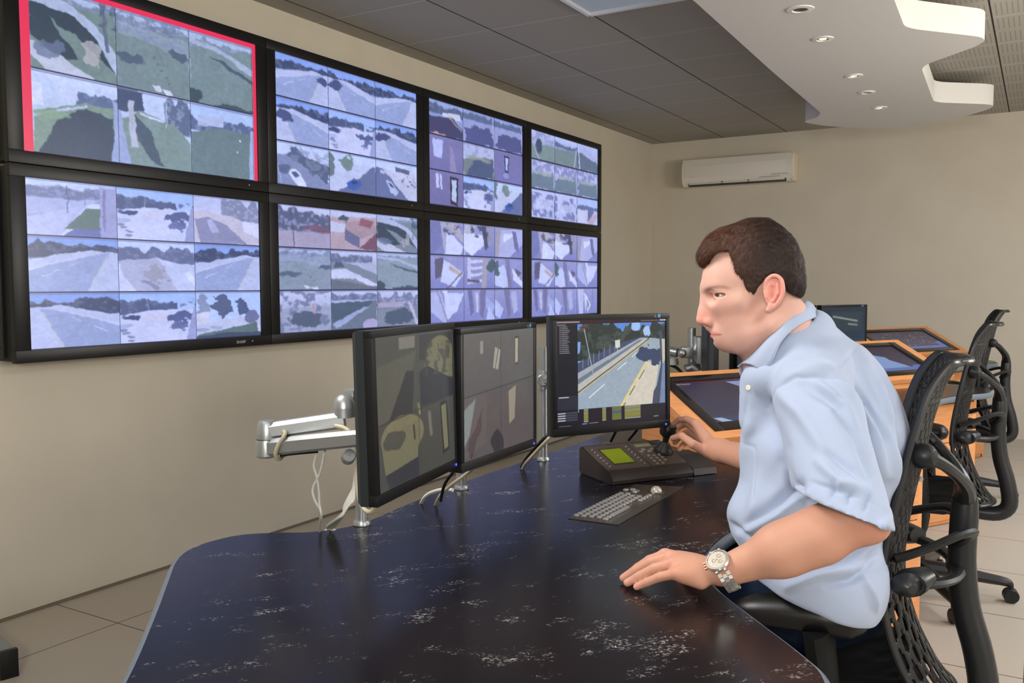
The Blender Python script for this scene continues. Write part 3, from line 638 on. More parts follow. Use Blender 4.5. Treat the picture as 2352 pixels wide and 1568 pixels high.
def make_desk(off,label,OUT=OUT):
    full=1;ctr=(2.5,.2) if OUT is OUT1 else (2.5,.85)
    o=thing('console_desk',label,'desk',(2.5+off[0],.2+off[1],0),group='curved operator desks')
    a=MB().at((-2.5,-.2,0));a.prism([(p[0],p[1]) for p in OUT],DZ-.032,DZ)
    a.build('worktop',LAM,o,smooth=False)
    MB().at((-2.5,-.2,0)).tube([(p[0],p[1],DZ-.0175) for p in OUT]+[(OUT[0][0],OUT[0][1],DZ-.0175)],.0158,10,cap=False,sx=.9).build('edge_band',BAND,o)
    for i,(x,y) in enumerate((((2.10,-.30),(2.62,-1.2),(2.12,1.0)) if OUT is OUT1 else ((2.10,.05),(2.12,1.0)))):
        l=MB().at((-2.5,-.2,0));l.box((x,y,.345),(.06,.06,.69),.006);l.box((x+.1,y,.02),(.5,.06,.035),.008)
        l.build('leg',STEELD,o)
    if full: MB().at((-2.5,-.2,0)).box((2.15,.5,.42),(.03,1.0,.32),.004).build('modesty_panel',mat('panel_grey',(120,120,116),.5),o)
    # drawer pedestal under the right-hand end
    aa=math.radians(59);A=np.array([math.cos(aa),math.sin(aa),0]);B=np.array([-math.sin(aa),math.cos(aa),0]);R=np.array([A,B,[0,0,1.]]).T
    fr=np.array([3.07,1.545,0])
    c=MB().at(fr-np.array([2.5,.2,0]),R);c.box((-.22,.26,.345),(.44,.5,.68),.003)
    cab=c.build('drawer_pedestal',WOOD,o)
    g=MB().at(fr-np.array([2.5,.2,0]),R)
    g.box((-.034,.008,.345),(.006,.004,.68));g.build('shadow_gap',mat('dark_gap',(60,24,14),.7),cab)
    for z0,z1 in ((.03,.235),(.24,.445),(.45,.655)):
        d=MB().at(fr-np.array([2.5,.2,0]),R);d.box((-.235,.002,(z0+z1)/2),(.385,.018,z1-z0),.002);dd=d.build('drawer',WOOD,cab)
    MB().at(fr-np.array([2.5,.2,0]),R).lathe([(.001,0),(.009,0),(.009,.02),(.001,.02)],(-.06,-.01,.6),R=rotx(math.pi/2),n=14).build('lock',STEEL,cab)
    return o
OFF=[(0,0),(.062,1.957),(.013,3.986)]
make_desk(OFF[0],'dark marbled curved desk in the foreground where the man rests his hand')
make_desk(OFF[1],'second console desk, its grey rounded tip showing behind the man\'s chair back',OUT2)
make_desk(OFF[2],'farthest console desk, its grey tip showing near the far wall',OUT2)
# ---- tilted map tables
TA=math.radians(59);TT=math.radians(25.6)
A3=np.array([math.cos(TA),math.sin(TA),0]);B3=np.array([-math.sin(TA),math.cos(TA),0])
RT=np.array([A3,B3,[0,0,1.]]).T
DBEZ=mat('black_glossy_bezel',(26,22,22),.22,spec=.5)
def map_pic(kind):
    p=Pic(240,128,(66,62,82));p.grad((52,44,60),(78,74,96))
    L=(136,160,206);p.seed=kind*9
    if kind==0:
        p.poly([(0,0),(1,0),(1,.05),(0,.05)],(84,40,62));p.poly([(.05,.05),(.32,.05),(.25,.95),(.02,.95)],(60,56,80),.6)
        p.poly([(.36,.06),(1,.06),(1,.5),(.7,.62),(.55,.3),(.5,.16),(.42,.2)],L);p.poly([(.45,.25),(.6,.3),(.8,.7),(.62,.62),(.5,.42)],(120,146,200))
        p.poly([(0,.86),(1,.84),(1,1),(0,1)],(60,70,104));p.poly([(.015,.88),(.07,.88),(.13,.99),(.05,.98)],(170,190,224));p.poly([(.19,.86),(1,.84),(1,1),(.24,1)],(112,136,190))
        p.line(.25,.9,.28,.97,.02,(160,180,214))
    if kind==1:
        p.poly([(.0,.1),(.56,.12),(.62,.35),(.72,.45),(.72,.55),(.86,.88),(0,.9)],(134,160,212));p.poly([(0,.88),(.88,.86),(.9,.8),(1,.8),(1,1),(0,1)],(96,118,186))
    if kind==2:
        p.speck(.1,.8,(150,156,176),.66,34,.8);p.poly([(0,.86),(1,.84),(1,1),(0,1)],(92,112,176));p.poly([(.9,.66),(1,.62),(1,.9),(.92,.9)],(92,112,176))
        for q in ((.2,.3),(.34,.62),(.52,.5),(.66,.28),(.42,.78),(.74,.6)): p.ell(*q,.012,.02,(170,176,196))
    return p
TSCR=pic_mat(.8,'table_picture')
def map_table(off,kind,label):
    BL=np.array([2.466+off[0],.905+off[1],.775]);wid=.92;hd=.39
    o=thing('map_table',label,'touch table',(BL[0],BL[1],DZ),TA,group='tilted wooden map tables')
    # local: x along the edge, y away from the operator, z up from the desk top
    zf=.055;zb=zf+hd*math.tan(TT)
    RX=np.array([[0,0,1.],[1,0,0],[0,1,0]])
    MB().prism([(.03,0.0005),(hd-.01,0.0005),(hd-.01,zb-.03),(.03,zf-.026)],.02,wid-.02,R=RX).build('console_box',WOOD,o,smooth=False)
    Rt=rotx(TT);T=np.array([0,0,zf])
    s=.425
    fr=MB().at(T,Rt)
    x0,x1,y0,y1=.07,.85,.04,.392
    for cx,cy,w_,h_ in ((x0/2,s/2,x0,s),((x1+wid)/2,s/2,wid-x1,s),((x0+x1)/2,y0/2,x1-x0,y0),((x0+x1)/2,(y1+s)/2,x1-x0,s-y1)):
        fr.box((cx,cy,-.013),(w_,h_,.026),.0)
    fr.build('wooden_surround',WOOD,o,smooth=False)
    bz=MB().at(T,Rt);ax0_,ax1_,ay0,ay1=.115,.79,.086,.358
    for cx,cy,w_,h_ in (((x0+ax0_)/2,(y0+y1)/2,ax0_-x0,y1-y0),((x1+ax1_)/2,(y0+y1)/2,x1-ax1_,y1-y0),((ax0_+ax1_)/2,(y0+ay0)/2,ax1_-ax0_,ay0-y0),((ax0_+ax1_)/2,(ay1+y1)/2,ax1_-ax0_,y1-ay1)):
        bz.box((cx,cy,-.002),(w_,h_,.014),.0025)
    bz.build('display_bezel',DBEZ,o)
    O=T+Rt@np.array([ax0_,ay1,-.001])
    screen('map_picture',map_pic(kind),O,Rt@np.array([ax1_-ax0_,0,0]),Rt@np.array([0,-(ay1-ay0),0]),TSCR,o)
    if kind==0: text('Site Overview',.011,'lettering',emat('pale_text',(170,160,176),.9),o,T+Rt@np.array([.122,.338,.0005]),Rt@np.array([1.,0,0]),Rt@np.array([0,1.,0]),.0002)
    return o
map_table(OFF[0],0,'tilted wooden map table right beside the man\'s far hand')
map_table(OFF[1],1,'tilted wooden map table with pale blue map, seen behind the man\'s back')
map_table(OFF[2],2,'farthest tilted wooden map table, in front of the far wall')
# ---- desktop monitors
MBEZ=mat('matt_black_monitor',(16,17,18),.42,spec=.4)
MSIDE=mat('charcoal_monitor_back',(36,42,44),.45,spec=.4)
def cam_dim(kind):
    p=Pic(188,150);p.seed=kind*41
    if kind==0:
        def q(a,b):return a
        p.grad((72,74,66),(66,68,62))
        p.poly([(.28,.02),(.48,.02),(.47,.1),(.28,.1)],(118,112,98));p.poly([(.0,.2),(.5,.12),(.3,.5),(0,.58)],(84,84,68));p.poly([(.36,.25),(.46,.26),(.42,.56),(.12,.58)],(48,52,54))
        p.poly([(.53,.02),(1,.02),(1,.2),(.53,.2)],(52,56,58));p.ell(.82,.2,.2,.16,(112,108,70));p.poly([(.66,.16),(.98,.12),(1,.36),(.72,.34),(.56,.28)],(110,108,74));p.poly([(.52,.28),(.62,.24),(1,.38),(1,.5),(.53,.52)],(44,48,58));p.speck(.08,.32,(66,66,58),.52,16,.8,.6,1)
        p.ell(.3,.68,.26,.14,(118,112,72));p.poly([(.04,.66),(.5,.6),(.47,.86),(.08,.9)],(112,108,72));p.ell(.2,.7,.14,.07,(70,74,62),rough=.1);p.poly([(.08,.9),(.48,.86),(.48,1),(.12,1)],(46,50,60));p.line(.43,.64,.44,.72,.03,(60,60,54))
        p.line(.5,.5,.51,.56,.03,(150,140,66));p.poly([(.62,.57),(.66,.57),(.68,.75),(.64,.75)],(108,102,88));p.poly([(.79,.53),(.9,.52),(.92,.9),(.82,.92)],(46,48,44));p.poly([(.81,.56),(.88,.55),(.9,.88),(.84,.89)],(116,114,78))
    else:
        p.grad((96,92,90),(72,68,70))
        p.poly([(.22,.07),(.26,.07),(.26,.17),(.22,.17)],(140,134,122));p.poly([(.42,.13),(.5,.16),(.46,.32),(.39,.3)],(158,150,132));p.line(.47,.14,.42,.31,.014,(96,92,88));p.poly([(.7,.06),(.77,.06),(.76,.3),(.7,.31)],(70,66,62));p.poly([(.71,.08),(.755,.08),(.75,.28),(.71,.29)],(170,158,130))
        p.poly([(0,.52),(1,.42),(1,1),(0,1)],(86,76,78));p.poly([(0,.6),(.16,.52),(.08,.8),(0,.9)],(120,140,140));p.poly([(.26,.58),(.22,.8),(.1,.98),(.05,.9),(.16,.72)],(74,50,52),rough=.06,cells=12)
        p.poly([(.61,.52),(.72,.48),(.7,.76),(.62,.8)],(146,132,104));p.ell(.45,.92,.08,.1,(50,46,52),rough=.15)
        p.poly([(0,.5),(.3,.47),(.3,.9),(0,.98)],(110,100,98),.25)
    p.line(.5,0,.5,1,.008,(60,60,58));p.line(0,.5 if kind else .57,1,.5 if kind==0 else .43,.008,(52,52,50))
    g_=p.a.mean(2,keepdims=True);p.a=(p.a*.62+g_*.38)*1.08
    return p.noise(.08)
def cam_ui():
    p=Pic(376,300,(20,20,28));p.seed=71
    road=Pic(300,246);road.seed=5
    road.grad((90,140,220),(150,190,235));road.trees(-.15,.42,c=(38,46,40),hi=(86,100,92),cells=8)
    road.ell(.65,.03,.05,.07,(160,196,250),rough=.06);road.ell(.78,.1,.04,.06,(170,200,245),rough=.06);road.poly([(0,.2),(.03,.2),(.02,.32),(0,.34)],(130,170,240))
    road.poly([(0,.44),(.5,.22),(.8,.15),(.75,.2),(0,.58)],(70,80,112),rough=.01)
    road.poly([(0,.55),(.7,.18),(.8,.18),(0,.66)],(170,176,186));road.poly([(0,.62),(.7,.2),(.74,.2),(0,.72)],(110,128,144));road.poly([(0,.68),(.75,.19),(.8,.19),(0,.78)],(196,192,188))
    road.poly([(0,.78),(.82,.18),(.95,.2),(1,.3),(1,1.01),(0,1.01)],(158,174,190));road.line(0,.77,.8,.2,.012,(70,60,54));road.line(0,.79,.8,.21,.012,(206,190,120))
    road.line(.12,.84,.29,.7,.014,(228,232,236));road.line(.44,.54,.54,.46,.012,(226,230,236));road.line(.61,.4,.66,.35,.01,(222,226,232))
    road.poly([(.44,1),(.78,.46),(.93,.48),(.84,1)],(216,208,194));road.line(.46,1,.79,.44,.035,(226,208,150));road.line(.48,1,.53,.93,.012,(90,84,80));road.line(.58,.84,.64,.74,.012,(90,84,80));road.line(.69,.66,.75,.56,.012,(96,90,84))
    road.ell(.82,.37,.16,.11,(56,70,104),rough=.2,cells=10);road.poly([(.93,.1),(.96,.1),(.99,.3),(.95,.98),(.84,1),(.86,.82),(.9,.75),(.95,.5)],(72,78,100));road.poly([(.96,.2),(1,.2),(1,.5),(.97,.5)],(200,196,180));road.poly([(.97,.5),(1,.45),(1,1),(.93,1)],(120,140,178))
    road.line(.07,.06,.17,.59,.012,(170,176,180));road.poly([(.41,.2),(.47,.19),(.47,.28),(.42,.29)],(214,220,206));road.line(.44,.28,.44,.33,.008,(200,200,196))
    for k in range(7): road.line(.05+.06*k,.5-.03*k,.055+.06*k,.4-.03*k,.006,(180,190,196),.8)
    road.poly([(.02,.03),(.14,.04),(.14,.05),(.02,.05)],(120,30,36))
    road.noise(.1);x0=int(376*.185)
    p.poly([(0,0),(1,0),(1,.035),(0,.035)],(46,18,26));r=Pic(376-x0-4,246);yy,xx=np.mgrid[0:246,0:376-x0-4];r.a=road.a[yy,(xx*300//(376-x0-4))];p.paste(r,x0,12)
    W=(190,192,198);g=np.random.default_rng(3)
    p.line(.005,.02,.2,.02,.012,W,.8);p.line(.76,.022,.93,.022,.008,(150,120,124),.8)
    for k in range(3): p.line(.945+.02*k,.02,.955+.02*k,.02,.012,(220,220,224))
    p.line(.01,.045,.08,.045,.008,W,.7)
    for k in range(15):
        y=.062+.0172*k;p.line(.03,y,.036,y,.008,(200,200,200),.7);p.line(.045,y,.06+.03+.03*g.random(),y,.008,(170,172,180),.75)
    p.poly([(0,.7),(.18,.7),(.18,.83),(0,.83)],(40,42,54));p.line(.02,.712,.1,.712,.01,W)
    for k in range(4): y=.85+.022*k;p.poly([(0,y),(.18,y),(.18,y+.017),(0,y+.017)],(62,66,86));p.line(.01,y+.009,.07,y+.009,.01,W)
    p.poly([(.19,.83),(1,.83),(1,1),(.19,1)],(24,24,36))
    for k in range(10):
        y=.838+.0125*k;c=[(206,206,90),(220,220,220),(206,206,90),(150,180,220)][0 if k not in (0,3,9) else 1]
        p.line(.235,y,.27,y,.007,c,.9);p.line(.40,y,.43,y,.007,c,.9);p.line(.49,y,.57,y,.009,(90,150,180) if k in (3,4) else (170,176,80),.75);p.line(.605,y,.75,y,.007,c,.9)
    p.line(.22,.97,.26,.97,.008,(150,150,230));p.line(.28,.968,.36,.966,.006,(140,140,150));p.line(.88,.955,.92,.953,.008,(130,170,140));p.line(.02,.978,.12,.977,.006,(110,110,120))
    return p
def cam_blank(kind):
    p=Pic(60,48)
    if kind==1: p.grad((50,64,78),(60,84,108));p.poly([(.22,.1),(.9,.12),(.9,.5),(.22,.5)],(66,82,92));p.line(.25,.2,.8,.3,.03,(196,204,196));p.line(.6,.36,.8,.38,.03,(180,190,180));p.poly([(0,.72),(1,.7),(1,1),(0,1)],(104,104,98));p.speck(.72,1,(60,76,60),.55,8)
    else: p.grad((64,56,52),(44,40,38))
    return p.noise(.1)
MPIC={s:pic_mat(s,'monitor_picture_%d'%int(s*100)) for s in (.9,.55,.4)}
def monitor(x,y,z,ang,tilt,pic,st,label,mirror=False,res=None):
    a=math.radians(ang);o=thing('monitor',label,'monitor',(x,y,z),a,group='flat desk monitors on pole arms')
    R=rotx(-math.radians(tilt));W_,H_=.376,.301;ow,ot,ob=.013,.014,.022
    m=MB().at(R=R);zt=H_/2+ot;zb=-H_/2-ob
    for cx,cz,w_,h_ in ((0,(H_/2+zt)/2,W_+2*ow,ot),(0,(-H_/2+zb)/2,W_+2*ow,ob),(-W_/2-ow/2,0,ow,H_),(W_/2+ow/2,0,ow,H_)):
        m.box((cx,.004,cz),(w_,.02,h_),.001)
    m.build('bezel',MBEZ,o,ang=30)
    w2=W_/2+ow;b=MB().at(R=R)
    # back shell: shallow box that narrows backwards
    P=lambda s,y_:[(-w2*s,y_,zb*s),(w2*s,y_,zb*s),(w2*s,y_,zt*s),(-w2*s,y_,zt*s)]
    L=[P(1,.012),P(1,.030),P(.965,.040),P(.6,.058),P(.55,.060)]
    vs=[q for r in L for q in r];fs=[(4*i+k,4*i+(k+1)%4,4*i+4+(k+1)%4,4*i+4+k) for i in range(len(L)-1) for k in range(4)]+[(0,3,2,1),(16,17,18,19)]
    b.add(vs,fs).build('back_shell',MSIDE,o,ang=25)
    O=R@np.array([-W_/2,-.003,H_/2]);screen('picture',pic,O,R@np.array([W_,0,0]),R@np.array([0,0,-H_]),MPIC[st],o)
    MB().at(R=R).box((w2-.016,-.0065,zb+.009),(.005,.002,.005),.0006).build('power_led',emat('blue_led',(60,80,255),3),o)
    MB().at(R=R).box((0,.07,0),(.11,.02,.11),.004).build('mount_plate',STEELD,o)
    if res:
        MB().at(R=R).lathe([(.001,.001),(.0055,.001),(.0055,0)],(w2-.041,-.0065,zt-.007),R=rotx(math.pi/2),n=16).build('maker_badge',mat('badge_blue',(60,150,196),.4),o)
        text('ag',.010,'lettering',mat('badge_grey',(140,140,140),.4),o,R@np.array([w2-.058,-.0066,zt-.010]),(1,0,0),(0,0,1),.0002)
    return o
m1=monitor(2.286,-.44,1.039,101.8,1.4,cam_dim(0),.9,'leftmost desk monitor, dim olive four-way picture, seen from its left side')
m2=monitor(2.245,-.041,1.025,93.6,0,cam_dim(1),.9,'middle desk monitor with a dim grey four-way picture',res=1)
m3=monitor(2.363,.383,1.042,58.9,1.1,cam_ui(),.9,'desk monitor showing a bright road camera picture, left of the man\'s face',res=1)
BLK=cam_blank(0)
Pm=V(1712,805,3.75);monitor(2.255,1.66,1.02,109,0,BLK,.4,'monitor seen almost edge-on behind the man\'s chin')
monitor(2.35,2.02,1.02,72,0,BLK,.4,'dark monitor of the second console, hidden mostly by the man\'s head')
q=V(1937,790,5.6);monitor(q[0],q[1],1.0,58,0,cam_blank(1),.55,'small far monitor with a blue-grey picture above the man\'s shoulder',res=1)
q=V(1842,790,5.4);monitor(q[0],q[1],1.0,80,0,BLK,.4,'dark far monitor just left of the blue-grey one, behind the man\'s collar')
# ---- poles and arms
def pole(base,ztop,label,r=.0145):
    o=thing('monitor_stand',label,'monitor stand',(base[0],base[1],DZ))
    h=ztop-DZ
    MB().lathe([(r,.004),(r,h-.002),(r-.002,h),(.001,h)],n=28).build('tube',STEEL,o)
    MB().lathe([(.001,.001),(.021,.001),(.021,.006),(.018,.012),(r,.012)],n=28).build('base_flange',STEEL,o)
    return o
p1=onz(815,1206,DZ)+np.array([.012,.012,0]);p2=onz(1053,1122,DZ)+np.array([.01,0,0]);p3=onz(1238,1056,DZ)+np.array([.016,.0,0])
S1=pole(p1,1.107,'silver pole with a folding two-link arm, behind the leftmost desk monitor')
S2_=pole(p2,1.10,'silver pole mostly hidden behind the two dim desk monitors')
S3_=pole(p3,1.093,'silver pole between the middle monitor and the bright road one')
def link(mb,a,b,r0,r1,h0,h1):
    """a tapered flat-sided arm from a to b"""
    a=np.array(a,float);b=np.array(b,float);x=unit(b-a);y=unit(np.cross((0,0,1),x));z=np.cross(x,y)
    N=8;secs=[]
    for i in range(N+1):
        t=i/N;c=a*(1-t)+b*t;r=r0*(1-t)+r1*t;h=h0*(1-t)+h1*t
        secs.append([c+y*r*u_+z*h*w_ for u_,w_ in ((-1,-.7),(-.7,-1),(.7,-1),(1,-.7),(1,.55),(.5,1),(-.5,1),(-1,.55))])
    vs=[q for s_ in secs for q in s_];n=8
    fs=[(i*n+k,i*n+(k+1)%n,(i+1)*n+(k+1)%n,(i+1)*n+k) for i in range(N) for k in range(n)]+[tuple(range(n)),tuple(N*n+k for k in range(n))]
    mb.add(vs,fs)
E1=V(614,985,1.98);hub=np.array([p1[0],p1[1]+.0,0])
o=S1;O_=np.array([hub[0],hub[1],DZ])
def zat(py,D): return CAM[2]+ (VF[2]+0*VR[2]-(py-784)/F*VU[2])*D
sh=V(791,945,1.99);u1=MB().at(-O_);
top=np.array([sh[0],sh[1],sh[2]]);el=np.array([E1[0],E1[1],0])
zu=V(614,988,1.98)[2];zl=V(606,1027,1.98)[2]
link(u1,(top[0],top[1],V(790,963,1.99)[2]),(E1[0],E1[1],zu),.020,.021,.018,.017)
u1.build('upper_link',STEEL,o)
MB().at(-O_).lathe([(.001,.024),(.017,.024),(.021,.018),(.0245,-.008),(.0245,-.016),(.02,-.019),(.001,-.019)],(E1[0],E1[1],zu-.002),n=28).build('elbow_cap',STEEL,o)
MB().at(-O_).lathe([(.022,.018),(.024,.012),(.0245,-.018),(.021,-.022),(.001,-.022)],(E1[0]-.001,E1[1]-.002,zl),n=28).build('elbow_hub',STEEL,o)
bk=V(845,1003,1.86);l1=MB().at(-O_);link(l1,(E1[0],E1[1],zl),(bk[0],bk[1],V(845,1003,1.86)[2]),.020,.018,.019,.017);l1.build('lower_link',STEEL,o)
MB().at(-O_).lathe([(.001,.02),(.010,.019),(.019,.012),(.0235,.0),(.0245,-.010),(.001,-.010)],(top[0],top[1],V(790,925,1.99)[2]),n=28).build('dome_cap',STEEL,o)
MB().at(-O_).lathe([(.024,.012),(.024,-.012),(.001,-.012)],(top[0],top[1],V(790,945,1.99)[2]),n=28).build('pivot_ring',STEEL,o)
MB().at(-O_).lathe([(.0225,-.001),(.0225,-.003),(.022,-.003)],(top[0],top[1],V(790,937,1.99)[2]),n=28).build('gasket',mat('black_rubber',(12,12,12),.6),o)
b=MB().at(-O_);b.box(((top[0]+hub[0])/2,(top[1]+hub[1])/2,V(790,925,1.99)[2]),(.036,.036,.05),.006);b.build('pole_clamp',STEEL,o)
b=MB().at(-O_);cc=V(801,1048,1.98);b.lathe([(.001,.012),(.013,.012),(.0155,.009),(.0155,-.02),(.001,-.02)],cc,R=np.array(frame(CAM-cc+np.array([.5,-.2,.6]))).T,n=24);b.build('locking_collar',STEELD,o)
def short_arm(base,z,tgt,o,disc=True):
    ZO=np.array([0,0,z-DZ]);tgt=np.array(tgt)-np.array([base[0],base[1],z])
    MB().at(ZO).lathe([(.0145,-.03),(.021,-.03),(.022,-.02),(.022,.02),(.021,.03),(.0145,.03)],n=28).build('collar',STEEL,o)
    d=unit(np.array([CAM[0]-base[0],CAM[1]-base[1],0]))
    if disc: MB().at(ZO).lathe([(.001,.026),(.017,.026),(.02,.023),(.02,.0),(.001,.0)],R=np.array(frame(d)).T,n=28).build('clamp_knob',STEEL,o)
    m=MB().at(ZO);link(m,(0,0,-.004),tuple(tgt),.013,.013,.012,.012);m.build('bracket',STEEL,o)
    return o
n3=np.array([math.sin(math.radians(58.9)),-math.cos(math.radians(58.9)),0])
t3=np.array([2.363,.383,1.03])-n3*.075;short_arm(p3,.985,t3,S3_)
n2=np.array([1.,0.06,0]);short_arm(p2,.985,np.array([2.245,-.041,1.02])-n2*.075,S2_)
# second console pole next to the man's mouth
pb=V(1588,850,3.72);pp=pole((pb[0],pb[1]),V(1588,752,3.72)[2],'silver pole with a ball-jointed arm by the man\'s mouth, holding the edge-on monitor',.0165)
o=pp
B0=np.array([pb[0],pb[1],DZ])
m=MB().at(-B0);c=V(1571,809,3.66);m.box(c+np.array([.01,0.0,0]),(.05,.05,.045),.006,R=rotz(YAW));m.build('clamp_block',STEEL,o)
m=MB().at(-B0);c=V(1567,811,3.62);m.lathe([(.018*math.sin(t),.018*math.cos(t)) for t in np.linspace(0.05,math.pi/2,8)],c,R=np.array(frame(CAM-c)).T,n=24);m.build('ball_joint',STEEL,o)
m=MB().at(-B0);m.tube([V(1556,810,3.68),V(1535,806,3.7),V(1500,806,3.72)],.02,14);m.build('arm_tube',STEEL,o)
m=MB().at(-B0);m.tube([V(1545,823,3.7),V(1545,838,3.7)],[.022,.026],16);m.build('lower_knuckle',STEELD,o)
m=MB().at(-B0);m.tube([V(1596,772,3.70),V(1600,790,3.7),V(1597,810,3.70),V(1602,835,3.7),V(1606,850,3.7)],[.008,.012,.014,.012,.008],10,sub=3);m.build('monitor_bracket',STEEL,o)
m=MB().at(-B0);m.tube([V(1575,848,3.68),V(1588,842,3.68),V(1600,850,3.68)],.02,12);m.build('foot_clamp',STEEL,o)
# ---- cables
CW=mat('white_cable',(214,214,206),.4);CI=mat('ivory_cable',(176,168,142),.42);CK=mat('black_cable',(14,14,14),.4)
def cable(name,label,m,P,r,grp='monitor cables'):
    P=[np.array(p) for p in P];o=P[0];mb=MB().at(-o);mb.tube(P,r,10,sub=7)
    ob=mb.build(name,m);ob.location=tuple(o);tag(ob,label,'cable',grp);return ob
cable('cable','thick ivory cable looping over the elbow of the folding arm',CI,[V(700,962,2.0),V(650,985,1.99),V(655,996,1.945),V(640,1020,1.94),V(633,1045,1.945),V(643,1054,1.96),V(662,1035,2.0),V(720,1030,2.02)],.0045)
cable('cable','black cable doubling the ivory loop at the arm elbow',CK,[V(700,965,2.01),V(660,990,2.0),V(661,1002,1.95),V(655,1030,1.95),V(647,1046,1.955),V(665,1042,1.99),V(730,1036,2.02)],.004)
cable('cable','thick ivory cable curling from the arm down under the leftmost monitor corner',CI,[V(770,978,1.97),V(795,985,1.95),V(812,1005,1.9),V(824,1040,1.88),V(820,1085,1.88),V(821,1120,1.87),V(830,1158,1.86),V(845,1175,1.84),V(858,1170,1.83),V(864,1145,1.83)],.0052)
cable('cable','thin white cable hanging in twisted strands below the arm',CW,[V(751,1000,1.93),V(745,1040,1.93),V(735,1085,1.94),V(719,1120,1.95),V(722,1145,1.95),V(733,1170,1.96),V(736,1200,2.03),V(737,1250,2.12)],.0028)
cable('cable','second thin white strand twisted with the first below the arm',CW,[V(726,1045,1.95),V(721,1070,1.95),V(728,1095,1.945),V(733,1130,1.95),V(734,1158,1.955),V(738,1185,1.96),V(734,1215,2.04),V(738,1255,2.12)],.0028)
for k in range(5):
    s=k*5
    cable('cable','one of the white cables gathered in a bundle at the foot of the left pole',CW,[V(818-s*.3,1075+s*2,2.0),V(814-s*.2,1125,1.98+.004*k),V(812-s,1148+s*.6,1.97),V(800-s*.6,1160+s,1.965-.004*k),V(790-s,1178+s*.8,1.97),V(772-s*1.0,1206+s*.3,2.04),V(745-s*.2+k*12,1222+s*.2,2.10),V(742+k*14,1262,2.16)],.0032)
cable('cable','ivory cable bending down below the gap between the two dim monitors',CI,[V(1090,1068,2.15),V(1078,1083,2.18),V(1055,1100,2.2),V(1035,1115,2.22),V(1012,1137,2.25),V(1000,1160,2.3)],.0045)
cable('cable','black cable beside the ivory one below the two dim monitors',CK,[V(1050,1070,2.15),V(1040,1085,2.18),V(1025,1105,2.2),V(1017,1125,2.22),V(1012,1150,2.25)],.004)
cable('cable','white cable arcing on the desk rear below the dim monitors',CW,[V(1040,1125,2.24),V(1015,1124,2.27),V(990,1131,2.29),V(975,1142,2.3),V(965,1160,2.33)],.0045)
cable('cable','ivory cable dropping from the lower left corner of the bright road monitor',CI,[V(1270,997,2.66),V(1255,1012,2.66),V(1235,1033,2.68),V(1215,1055,2.7),V(1203,1070,2.74),V(1196,1090,2.78)],.0052)
cable('cable','black cable beside the ivory one, left corner of the bright road monitor',CK,[V(1264,990,2.68),V(1248,1008,2.68),V(1226,1032,2.7),V(1207,1055,2.72),V(1198,1072,2.76)],.005)
cable('cable','left black cable between the bright road monitor and the green-screen keypad',CK,[V(1418,983,2.72),V(1412,995,2.73),V(1403,1013,2.76)],.0045)
cable('cable','right black cable between the bright road monitor and the green-screen keypad',CK,[V(1468,980,2.76),V(1458,993,2.78),V(1444,1010,2.82)],.0045)
cable('cable','black cables bunched at the foot of the pole by the man\'s mouth',CK,[V(1540,838,3.75),V(1552,843,3.74),V(1562,852,3.72),V(1570,862,3.72)],.007)
# ---- small metal box and floor things
bx=thing('metal_floor_box','light metal box with a black end, on the floor at the bottom left','equipment box',tuple(onz(36,1551,0)),0)
R_=rotz(math.radians(-14))
MB().at(R=R_).box((-.16,-.02,.045),(.31,.05,.09),.003).build('metal_body',STEELD,bx)
MB().at(R=R_).box((.0,-.02,.046),(.022,.056,.096),.003).build('end_cap',BLACK,bx)
# ---- inlaid steel keyboard
KB=np.array([2.433,-.031,DZ]);ka=math.atan2(.455,.115*.35)
kx=unit(np.array([.0,1.,0]));R=np.array([[0,1,0],[-1,0,0],[0,0,1.]]).T  # local x along +Y, local y toward -X
kb=thing('steel_keyboard','stainless keyboard with trackball set flush in the dark desk top','keyboard',(2.5,.2,DZ))
PL=mat('brushed_steel_plate',(100,92,84),.36,.7,bump=.05,bscale=300)
MB().prism([(-.067,-.231),(.063,-.224),(.06,.235),(-.071,.195)],.0002,.0018).build('face_plate',PL,kb,smooth=False)
KEY=mat('steel_key',(226,224,220),.3,.75)
k0=None
rows=[(-.055,14,0),(-.036,14,.004),(-.017,13,.009),(.002,13,.012)]
def key(x,y,w=.0145):
    global k0
    if k0 is None:
        k0=MB().box((0,0,.0035),(.0115,.0125,.0055),.0012).build('key',KEY,kb);k=k0
    else: k=k0.copy();COL.objects.link(k);k.parent=kb
    k.location=(x,y,.0015);k.scale=(1,w/.0145,1);return k
for x,nk,sh_ in rows:
    for i in range(nk): key(x,-.207+sh_+.0205*i)
for i in range(3): key(.021,-.203+.0205*i)
for i in range(4): key(.021,.015+.0205*i)
key(.021,-.115,.12);key(-.06,.105);key(-.045,.118);key(-.028,.1,.03)
MB().lathe([(.016*math.sin(t),.016*math.cos(t)+.002) for t in np.linspace(.03,math.pi/2,12)],(.018,.132,.0015),n=28).build('trackball',mat('pearl_ball',(206,196,180),.12,.3,coat=1),kb)
MB().lathe([(.017,.001),(.021,.003),(.023,.0005)],(.018,.132,.0015),n=28).build('trackball_ring',PL,kb)
